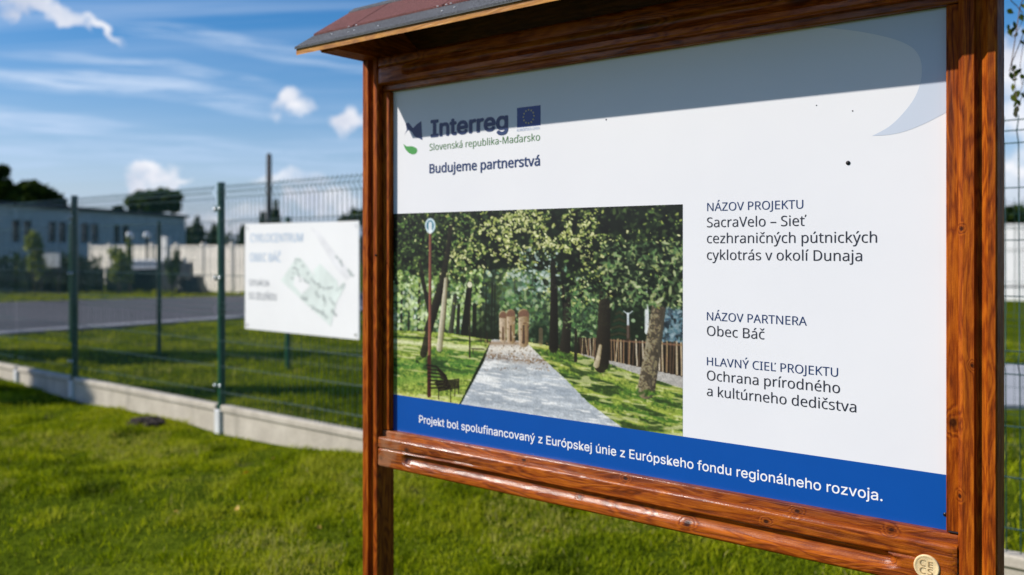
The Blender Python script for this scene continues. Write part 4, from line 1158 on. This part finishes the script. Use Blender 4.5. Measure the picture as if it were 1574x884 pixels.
conifer(60, 303, 337, 395, 17, 'pointed dark conifer next to the right end of the grey building')
conifer(64, 290, 352, 395, 12, 'lower dark conifer touching the end wall of the grey building')
conifer(62, 330, 348, 395, 18, 'broad dark conifer just left of the second fence post')
conifer(60, 424, 316, 395, 13, 'slim conifer right beside the bare pole')
conifer(58, 404, 330, 395, 9, 'small conifer just left of the bare pole')
conifer(66, 374, 350, 395, 9, 'dark conifer at the left edge of the white plan board')
screen_tree('broadleaf_tree', 70, [(530, 342, 10), (548, 334, 12), (566, 336, 14), (590, 340, 14)], 2500, .28, 'foliage', 'dark tree seen over the right end of the white plan board')
screen_tree('broadleaf_tree', 60, [(1552, 332, 14), (1566, 326, 12), (1580, 336, 16), (1600, 330, 18), (1560, 342, 14)], 3500, .28, 'foliage', 'dark tree above the white wall at the right edge of the photo')
# far dark woodland line
P = []
for i in range(150):
    X = -75+i*1.3; P.append((X, 95+random.uniform(-2, 2), random.uniform(.4, 1.2), 1.6, 1.5, random.uniform(.9, 2.0)))
pts_ = crown_points(24000, P); V, F, v = leaves(24000, pts_, .32)
woods = link('distant_woodland', arr_mesh('distant_woodland', V, F, v), M['foliage']); tag(woods, 'low dark line of woodland on the horizon', 'woodland', kind='stuff')

def bush(name, x, yb, Z, hpx, wpx, n, size, mat, label, base=None):
    X, Y, zt_ = at(x, yb-hpx, Z); zb = CAMH+(380-yb)/1376*Z; w_ = wpx/1376*Z/2; hh = zt_-zb
    cl = [(random.uniform(-.5, .5)*w_, random.uniform(-.3, .3)*w_, zb+hh*f, w_*random.uniform(.35, .6), w_*.5, hh*.22) for f in np.linspace(.15, .95, 8)]
    root = empty(name, (X, Y, 0), 0, label, 'shrub')
    pp = crown_points(n, cl); V, F, v = leaves(n, pp, size)
    link('foliage', arr_mesh('foliage', V, F, v), M[mat], root)
    bm = bmesh.new()
    for k in range(5): add_cyl(bm, (0, 0, -.02), (random.uniform(-.5, .5)*w_, random.uniform(-.2, .2)*w_, zb+hh*.6), .02, .008, 5)
    bm_obj('stems', bm, M['bark'], root)
    return root
bush('garden_shrub', 184, 432, 26.2, 44, 40, 520, .09, 'foliage_yel', 'bushy green garden shrub over the green netting, left of the thin far fence post')
bush('tall_shrub', 199, 430, 26.6, 58, 10, 350, .07, 'foliage_yel', 'narrow upright shrub rising beside the bushier garden shrub')
bush('garden_shrub', 266, 434, 26.2, 44, 26, 300, .08, 'foliage_mid', 'thin leafy shrub in front of the low grey wall')
bush('young_tree', 55, 425, 25.5, 60, 30, 480, .09, 'foliage_yel', 'sunlit young leafy plant in front of the grey building windows')

# ================================================================== FAR SIDE OF THE ROAD
# grey flat-roofed building
A0 = Vector((-22.88, 40.0)); A1 = Vector((-21.09, 57.8)); d_ = (A1-A0).normalized(); L_ = (A1-A0).length
bld = empty('flat_roofed_building', (A0.x, A0.y, 0), math.atan2(d_.y, d_.x), 'long low blue-grey building with a flat roof and paired dark windows across the road', 'building')
# local x along the facade; the building lies to local +y (left, away from the camera)
RZ = 3.32
wins = []
for xc in (-30, 34, 89, 139, 187):
    # facade position hit by the sight line through the window's middle
    u = (xc-787)/1376
    s_ = (u*A0.y-A0.x)/(d_.x-u*d_.y)
    wins.append(s_)
ext0 = -9.0
wz0, wz1 = 1.66, 2.68
edges_x = [ext0]
rects = []
for s_ in wins:
    i_ = wins.index(s_); sp = (wins[min(i_+1, len(wins)-1)]-wins[min(i_, len(wins)-2)])
    for k in (-1, 1):
        wl = .23*sp; c_ = s_+k*.15*sp; rects.append((c_-wl/2, c_+wl/2))
rects.sort()
# wall pieces round real openings
bm = bmesh.new()
th = .3
add_box(bm, ext0, L_, 0, th, -.1, wz0); add_box(bm, ext0, L_, 0, th, wz1, RZ)
xx = ext0
for a, b in rects:
    if a > xx: add_box(bm, xx, a, 0, th, wz0, wz1)
    xx = b
add_box(bm, xx, L_, 0, th, wz0, wz1)
add_box(bm, ext0, ext0+th, th, 9, -.1, RZ); add_box(bm, L_-th, L_, th, 9, -.1, RZ); add_box(bm, ext0, L_, 9, 9.3, -.1, RZ)
bm_obj('wall', bm, M['facade'], bld)
box('roof', ext0-.15, L_+.15, -.18, 9.45, RZ+.003, RZ+.17, M['facade_trim'], bld)
for a, b in rects:
    bm = bmesh.new()
    add_box(bm, a, a+.07, .10, .16, wz0, wz1); add_box(bm, b-.07, b, .10, .16, wz0, wz1)
    add_box(bm, a+.07, b-.07, .10, .16, wz0, wz0+.07); add_box(bm, a+.07, b-.07, .10, .16, wz1-.07, wz1)
    add_box(bm, a+.07, b-.07, .10, .16, wz0+.32, wz0+.38)
    f_ = bm_obj('window', bm, M['frame_dark'], bld)
    box('pane', a+.07, b-.07, .125, .135, wz0+.07, wz1-.07, M['glass'], f_)

# beige concrete panel wall facing the sun
W0 = Vector((-17.2, 36.6)); W1 = Vector((-4.6, 24.1)); dW = (W1-W0).normalized(); LW = (W1-W0).length
wall = empty('panel_wall', (W0.x, W0.y, 0), math.atan2(dW.y, dW.x), 'sunlit beige concrete panel wall across the road, behind the shrubs', 'wall')
npan = 9
for i in range(npan+1):
    x = LW*i/npan
    big_ = False
    box('post', x-(.16 if big_ else .07), x+(.16 if big_ else .07), -.09, .09, -.05, 1.80 if big_ else 1.58, M['white_render'] if big_ else M['concrete_wall'], wall, .008)
for i in range(npan):
    x0 = LW*i/npan+.07; x1 = LW*(i+1)/npan-.07
    for k in range(3):
        box('panel', x0, x1, -.03, .03, -.03+k*.51, .47+k*.51, M['concrete_wall'], wall, .008)
box('pillar', 6.86, 7.34, -.16, -.032, -.05, 1.80, M['white_render'], wall, .008)
# low grey wall and dark netting
def net_fence():
    root = empty('net_fence', (-19.5, 27.6, 0), 0, 'low garden fence hung with dark green shade netting across the road', 'fence')
    for i in range(5):
        a, b = i*1.74, (i+1)*1.74
        bm = bmesh.new(); nx = 12
        Vt = []; 
        for k in range(nx+1):
            x = a+.03+(b-a-.06)*k/nx; y = .03*math.sin(x*5+i); Vt.append((bm.verts.new((x, y, .02)), bm.verts.new((x, y+.01, .77+.02*math.sin(x*3)))))
        for k in range(nx): bm.faces.new((Vt[k][0], Vt[k+1][0], Vt[k+1][1], Vt[k][1]))
        sol = bmesh.ops.solidify(bm, geom=list(bm.faces), thickness=.008)
        bm_obj('netting', bm, M['net'], root)
    for i in range(6):
        bm = bmesh.new(); add_cyl(bm, (i*1.74, .06, 0), (i*1.74, .06, .84), .025, seg=8); bm_obj('post', bm, M['green_paint'], root)
    return root
net_fence()
low = box('low_wall', -10.75, -9.75, 27.2, 27.4, -.02, .97, M['concrete_grey'], None, .01)
tag(low, 'short low grey wall behind a thin leafy shrub, between the green netting and a black tub', 'wall')
# dark hedge on the left
cl = [(x, random.uniform(-.2, .2), z, .45, .4, .38) for x in np.arange(-20.5, -12.6, .35) for z in (.35, .85)]
root = empty('hedge', (0, 26.9, 0), 0, 'dark clipped hedge in shade beside the road, left of the first fence post', 'hedge')
pp = crown_points(6500, cl); V, F, v = leaves(6500, pp, .09); link('foliage', arr_mesh('foliage', V, F, v), M['foliage'], root)
bm = bmesh.new()
for x in np.arange(-20, -12.8, 1.2): add_cyl(bm, (x, 0, -.03), (x, 0, .8), .03, .015, 6)
bm_obj('stems', bm, M['bark'], root)
# white notice on the hedge
nb = empty('white_notice', (at(76, 400, 25.9)[0], 25.9, 0), R(-8), 'small white board on posts in front of the dark hedge', 'sign')
box('board', -.33, .33, -.012, .012, .85, 1.25, M['white_plastic'], nb, .003)
for s_ in (-.28, .28): box('leg', s_-.02, s_+.02, .014, .05, -.02, 1.2, M['dark_pole'], nb)
# black tub / tarpaulin heap, wider at the foot
X, Y, _ = at(294, 450, 26.6)
bm = bmesh.new(); r_ = bmesh.ops.create_cube(bm, size=1)
for v_ in r_['verts']:
    top = v_.co.z > 0; v_.co.x *= .52 if top else .80; v_.co.y *= .5 if top else .7; v_.co.z = .56 if top else 0
    if not top: v_.co.x += .04
bmesh.ops.subdivide_edges(bm, edges=list(bm.edges), cuts=4, use_grid_fill=True)
for v_ in bm.verts:
    if v_.co.z > .01: v_.co += Vector((random.uniform(-.02, .02), random.uniform(-.02, .02), random.uniform(-.012, .012)))
o = bm_obj('covered_heap', bm, M['dark_fabric'], loc=(X, Y, 0), smooth=True)
tag(o, 'black sheeting over a low heap at the foot of the beige wall', 'covered heap')
# white storage box
X, Y, z_ = at(232, 400, 28.2)
sb_ = empty('storage_box', (X, Y, 0), R(-10), 'white storage chest behind the shrubs in front of the beige wall', 'box')
box('body', -.6, .6, -.25, .25, 0, .93, M['white_plastic'], sb_, .02); box('lid', -.63, .63, -.28, .28, .935, 1.03, M['white_plastic'], sb_, .02)
# globe garden lamps
for i, (x, lab) in enumerate(((199, 'round white garden lamp above the beige wall, the one over the narrow upright shrub'), (226, 'round white garden lamp above the beige wall, the one nearer the thin far fence post'))):
    X, Y, z = at(x, 362, 30.5)
    lp = empty('garden_lamp', (X, Y, 0), 0, lab, 'lamp', 'garden lamps by the beige wall')
    bm = bmesh.new(); add_cyl(bm, (0, 0, 0), (0, 0, z-.14), .03, seg=8); bm_obj('pole', bm, M['dark_pole'], lp)
    bm = bmesh.new(); bmesh.ops.create_uvsphere(bm, u_segments=14, v_segments=10, radius=.12, matrix=Matrix.Translation((0, 0, z))); bm_obj('globe', bm, M['white_plastic'], lp, smooth=True)
    bm = bmesh.new(); add_cyl(bm, (0, 0, z-.2), (0, 0, z-.12), .06, .09, 10); bm_obj('collar', bm, M['dark_pole'], lp)
# bare pole
X, Y, z = at(413.5, 238, 30)
pl = empty('utility_pole', (X, Y, 0), 0, 'tall bare dark pole rising behind the white plan board', 'pole')
bm = bmesh.new(); add_cyl(bm, (0, 0, -.1), (0, 0, z), .125, .085, 12); bm_obj('shaft', bm, M['dark_pole'], pl, smooth=True)
bm = bmesh.new(); add_cyl(bm, (0, 0, z), (0, 0, z+.05), .075, .05, 12); bm_obj('cap', bm, M['dark_pole'], pl)
# verge in front of the net is part of the ground

# ---------------- right-hand side: white wall, bench
ww = empty('white_wall', (11.2, 25.9, 0), R(-40), 'long white rendered wall beyond the lawn at the right edge of the photo', 'wall')
for i in range(6):
    box('panel', i*3.0+.006, (i+1)*3.0-.006, 0, .2, -.05, 1.36, M['white_render'], ww, .006)
    box('panel', i*3.0+.006, (i+1)*3.0-.006, 0, .2, 1.375, 1.98, M['white_render'], ww, .006)
box('coping', -.03, 18.03, -.03, .23, 1.983, 2.05, M['white_render'], ww, .008)
bn_ = empty('garden_bench', (12.55, 22.4, 0), R(10), 'small dark bench standing in front of the white wall at the right edge', 'bench')
for k in range(3): box('slat', -.75, .75, -.20+k*.14, -.09+k*.14, .43, .46, M['dark_pole'], bn_)
for s_ in (-.6, .6):
    for y_ in (-.16, .14): box('leg', s_-.03, s_+.03, y_-.03, y_+.03, 0, .428, M['dark_pole'], bn_)

# ---------------- trees outside the frame, to the left, whose shadows cross the lawn
def column_tree(X, Y, h, rad, z0, label, n=5000):
    cl = []
    for f in np.linspace(0, 1, 14):
        z = z0+(h-z0)*f; rr_ = rad*(1-.55*f**2)
        cl.append((random.uniform(-.25, .25)*rad, random.uniform(-.25, .25)*rad, z, rr_, rr_, (h-z0)/14*1.1))
    return tree('columnar_tree', (X, Y), cl, n, .13, 'foliage_mid', label, h*.8, .14, 'slim trees left of the frame')
column_tree(-13.2, 8.1, 9.3, .55, 1.0, 'slim upright tree on the lawn left of the view, the nearer of the two', 9000)
column_tree(-16.4, 11.1, 10.4, .75, 1.0, 'slim upright tree on the lawn left of the view, the farther of the two', 12000)

# ---------------- hanging birch twigs on the right
br = empty('birch_tree', (4.4, 4.2, 0), 0, 'birch whose thin hanging twigs and small leaves show at the upper right edge', 'tree')
bm = bmesh.new()
add_cyl(bm, (0, 0, -.1), (.1, 0, 2.2), .11, .085, 12); add_cyl(bm, (.1, 0, 2.2), (-.15, -.1, 4.2), .085, .045, 12)
add_cyl(bm, (-.15, -.1, 4.2), (-.9, -.4, 4.4), .04, .02, 8); add_cyl(bm, (-.9, -.4, 4.4), (-2.2, -.6, 3.6), .02, .008, 6)
bm_obj('trunk', bm, M['birch_bark'], br, smooth=True)
lv, lf, lvv = [], [], []
bm = bmesh.new()
def twig_px(pts, Z, r_):
    P = [Vector(at(x, y, Z+random.uniform(-.01, .01)))-Vector((4.4, 4.2, 0)) for x, y in pts]
    for a, b in zip(P, P[1:]): add_cyl(bm, a, b, r_, r_*.8, 5, False)
TZ = 3.3
twig_px([(1680, -160), (1600, -60), (1572, 0), (1568, 10), (1560, 62), (1555, 95), (1552, 110)], TZ, .0022)
twig_px([(1620, -80), (1585, 20), (1570, 60), (1560, 85), (1555, 97)], TZ, .002)
twig_px([(1572, 20), (1562, 8), (1555, 2), (1549, -10)], TZ, .002)
twig_px([(1555, 95), (1559, 115), (1561, 140), (1566, 165)], TZ, .0016)
twig_px([(1640, -120), (1590, 80), (1580, 130), (1566, 160), (1560, 178)], TZ, .0018)
twig_px([(1600, -40), (1578, 18), (1566, 44), (1556, 58)], TZ, .0015)
twig_px([(1574, 60), (1568, 100), (1571, 130)], TZ, .0013)
twig_px([(1590, 80), (1575, 120), (1568, 143)], TZ, .0014)
def leaf_at(x, y, ang, sz, v):
    c = np.array(at(x, y, TZ+random.uniform(-.03, .03)))-np.array((4.4, 4.2, 0))
    a = np.array((math.sin(ang), random.uniform(-.3, .3), -math.cos(ang))); b = np.array((math.cos(ang), random.uniform(-.5, .5), math.sin(ang)))
    s = sz/1376*TZ
    base = len(lv)
    for fa, fb in ((-1, 0), (-.5, .5), (0, .58), (.45, .34), (1, 0), (.45, -.34), (0, -.58), (-.5, -.5)):
        lv.append(tuple(c+a*s*fa+b*s*fb*.9)); lvv.append(v)
    lf.append(tuple(range(base, base+8)))
for (x, y, a, s_, v_) in [(1560, 39, .1, 7, .2), (1553, 50, .4, 7, .75), (1557, 46, -.5, 6, .1), (1570, 29, .9, 6, .9), (1573, 49, 0, 5, .1), (1558, 105, -.4, 6, .05), (1555, 117, .2, 7, .05), (1562, 113, -.3, 7, .85), (1565, 110, -.9, 6, .1),
                       (1572, 118, 1.2, 6, .4), (1557, 135, .2, 7, 1), (1562, 146, -.6, 9, .55), (1559, 152, .5, 8, .6), (1566, 158, .3, 6, .05), (1562, 170, -.3, 8, .7), (1561, 176, .2, 6, .3), (1573, 147, .6, 6, .6), (1550, 42, -.2, 5, .6)]:
    leaf_at(x, y, a, s_, v_)
for _ in range(9):
    leaf_at(random.uniform(1550, 1578), random.choice([random.uniform(-5, 70), random.uniform(100, 182)]), random.uniform(-1.2, 1.2), random.uniform(4, 7), random.random())
for _ in range(160):
    leaf_at(random.uniform(1582, 1760), random.uniform(-180, 170), random.uniform(-1.2, 1.2), random.uniform(5, 8), random.random())
bm_obj('twigs', bm, M['birch_bark'], br)
me = bpy.data.meshes.new('leaves'); me.from_pydata(lv, [], lf); me.update()
a_ = me.attributes.new('v', 'FLOAT', 'POINT'); a_.data.foreach_set('value', np.array(lvv, dtype=np.float32))
tag(link('leaves', me, M['birch_leaf'], br), kind='stuff')

# ================================================================== GRASS AND SMALL THINGS
def vnoise(x, y, sc, sd):
    rr = np.random.default_rng(sd); n = 128; G = rr.random((n, n)); x = (x/sc) % n; y = (y/sc) % n
    xi = x.astype(int); yi = y.astype(int); fx = x-xi; fy = y-yi; fx = fx*fx*(3-2*fx); fy = fy*fy*(3-2*fy)
    return (G[yi % n, xi % n]*(1-fx)+G[yi % n, (xi+1) % n]*fx)*(1-fy)+(G[(yi+1) % n, xi % n]*(1-fx)+G[(yi+1) % n, (xi+1) % n]*fx)*fy
FN = Vector((.635, .7722))  # fence normal pointing away
def side(x, y): return (x-P2[0])*FN.x+(y-P2[1])*FN.y
def grass(name, n, region, hgt, wid, keep):
    x = rng.uniform(region[0], region[1], n); y = rng.uniform(region[2], region[3], n)
    k = keep(x, y); x, y = x[k], y[k]
    # bare patches and thick tufts
    dn = .5*vnoise(x, y, .28, 21)+.5*vnoise(x, y, .9, 22)
    k = rng.random(len(x)) < np.clip((dn-.28)*4.4, .14, 1); x, y, dn = x[k], y[k], dn[k]
    m = len(x)
    tuft = vnoise(x, y, .11, 23)
    h = hgt*(.10+1.45*tuft*(.4+.6*vnoise(x, y, .27, 27))+.35*vnoise(x, y, .7, 24))*rng.uniform(.6, 1.25, m)
    wv = wid*rng.uniform(.7, 1.3, m)
    an = rng.uniform(0, 2*math.pi, m); ln = rng.uniform(.15, .95, m)*h
    la = rng.uniform(0, 2*math.pi, m)
    z0 = gz(x, y)-.005
    ax, ay = np.cos(an)*wv/2, np.sin(an)*wv/2; lx, ly = np.cos(la)*ln, np.sin(la)*ln
    V = np.empty((m, 5, 3))
    V[:, 0] = np.stack([x-ax, y-ay, z0], 1); V[:, 1] = np.stack([x+ax, y+ay, z0], 1)
    V[:, 2] = np.stack([x+lx*.35+ax*.8, y+ly*.35+ay*.8, z0+h*.6], 1); V[:, 3] = np.stack([x+lx*.35-ax*.8, y+ly*.35-ay*.8, z0+h*.6], 1)
    V[:, 4] = np.stack([x+lx, y+ly, z0+h*.95], 1)
    i = np.arange(m)*5
    F = np.concatenate([np.stack([i, i+1, i+2], 1), np.stack([i, i+2, i+3], 1), np.stack([i+3, i+2, i+4], 1)])
    v = np.clip(-.24+.90*vnoise(x, y, .30, 25)+.50*vnoise(x, y, .9, 26)+.35*vnoise(x, y, .12, 28)+rng.normal(0, .14, m), 0, .96)
    dry = vnoise(x, y, .45, 29); v = np.where((dry > .78) & (rng.random(m) < .45), .985, v)
    v = np.where(rng.random(m) < .012, 1.0, v)
    me = arr_mesh(name, V.reshape(-1, 3), F, np.repeat(v, 5))
    o = link(name, me, M['grass']); return tag(o, kind='stuff')
o = grass('grass', 360000, (-6.0, 3.6, 3.3, 10.5), .046, .0062, lambda x, y: (side(x, y) < -.05) & (np.abs(x) < .62*y+.2) & (y > 3.4))
tag(o, 'uneven bright green lawn in front of the mesh fence', 'grass')
o = grass('grass', 200000, (-10, 7.5, 3.4, 17), .065, .0095, lambda x, y: (side(x, y) > .05) & (np.abs(x) < .63*y) & (y < 14.0+(x+8.5)*1.15) & ~((x > 3.1) & (y > 7.4) & (y < 11)))
tag(o, 'lawn between the mesh fence and the road', 'grass')
# verge on the far side of the road
o = grass('grass', 60000, (-20, -6, 22, 28), .12, .03, lambda x, y: (y > 22.9+(x+13.3)*.56+.1) & (y < 27.5))
tag(o, 'narrow grass verge on the far side of the road', 'grass')

# mole heap near the plinth
def gp(x, y):  # ground point seen at a pixel
    Z = 1376*CAMH/(y-380); return ((x-787)/1376*Z, Z)
bm = bmesh.new(); bmesh.ops.create_icosphere(bm, subdivisions=4, radius=1)
for v_ in bm.verts:
    q_ = 1+.18*math.sin(v_.co.x*9+2)*math.sin(v_.co.y*8)+random.uniform(-.09, .09)
    v_.co = Vector((v_.co.x*.15*q_, v_.co.y*.11*q_, max(v_.co.z, -.2)*.055*q_))
X, Y = gp(226, 652)
o = bm_obj('soil_mound', bm, M['soil'], loc=(X, Y, float(gz(np.array(X), np.array(Y)))+.012)); tag(o, 'small dark heap of loose soil in the grass near the concrete plinth', 'soil mound')
# fallen leaves
LF = [(269, 796, 'yellow leaf lying alone in the grass, lowest on the left'), (377, 746, 'yellow leaf in the grass between the mole heap and the left kiosk post'), (419, 727, 'pale leaf in the grass, farthest back of those left of the kiosk post'),
      (513, 759, 'bright yellow leaf in the grass close to the left kiosk post'), (490, 823, 'yellow leaf in the grass low down beside the left kiosk post'), (364, 791, 'tan leaf in the grass straight below the second fence post'), (840, 836, 'yellow leaf in the grass seen under the lower rail')]
leaf_src = None
for x, y, lab in LF:
    X, Y = gp(x, y)
    if leaf_src is None:
        bm = bmesh.new(); vv = []
        for k, (a, b) in enumerate([(-1, 0), (-.6, .42), (0, .6), (.55, .35), (1, 0), (.55, -.35), (0, -.6), (-.6, -.42)]):
            vv.append(bm.verts.new((a*.022, b*.022, .006*math.cos(k)+.004*abs(a))))
        cen = bm.verts.new((0, 0, -.002))
        for k in range(8): bm.faces.new((vv[k], vv[(k+1) % 8], cen))
        r_ = bmesh.ops.solidify(bm, geom=list(bm.faces), thickness=.0006)
        leaf_src = bm_obj('fallen_leaf', bm, M['dead_leaf']); o = leaf_src
    else:
        o = leaf_src.copy(); C.objects.link(o)
    o.location = (X, Y, float(gz(np.array(X), np.array(Y)))+.055)
    o.rotation_euler = (random.uniform(-.5, .5), random.uniform(-.7, .2), random.uniform(0, 6))
    tag(o, lab, 'leaf', 'yellow leaves fallen on the lawn')
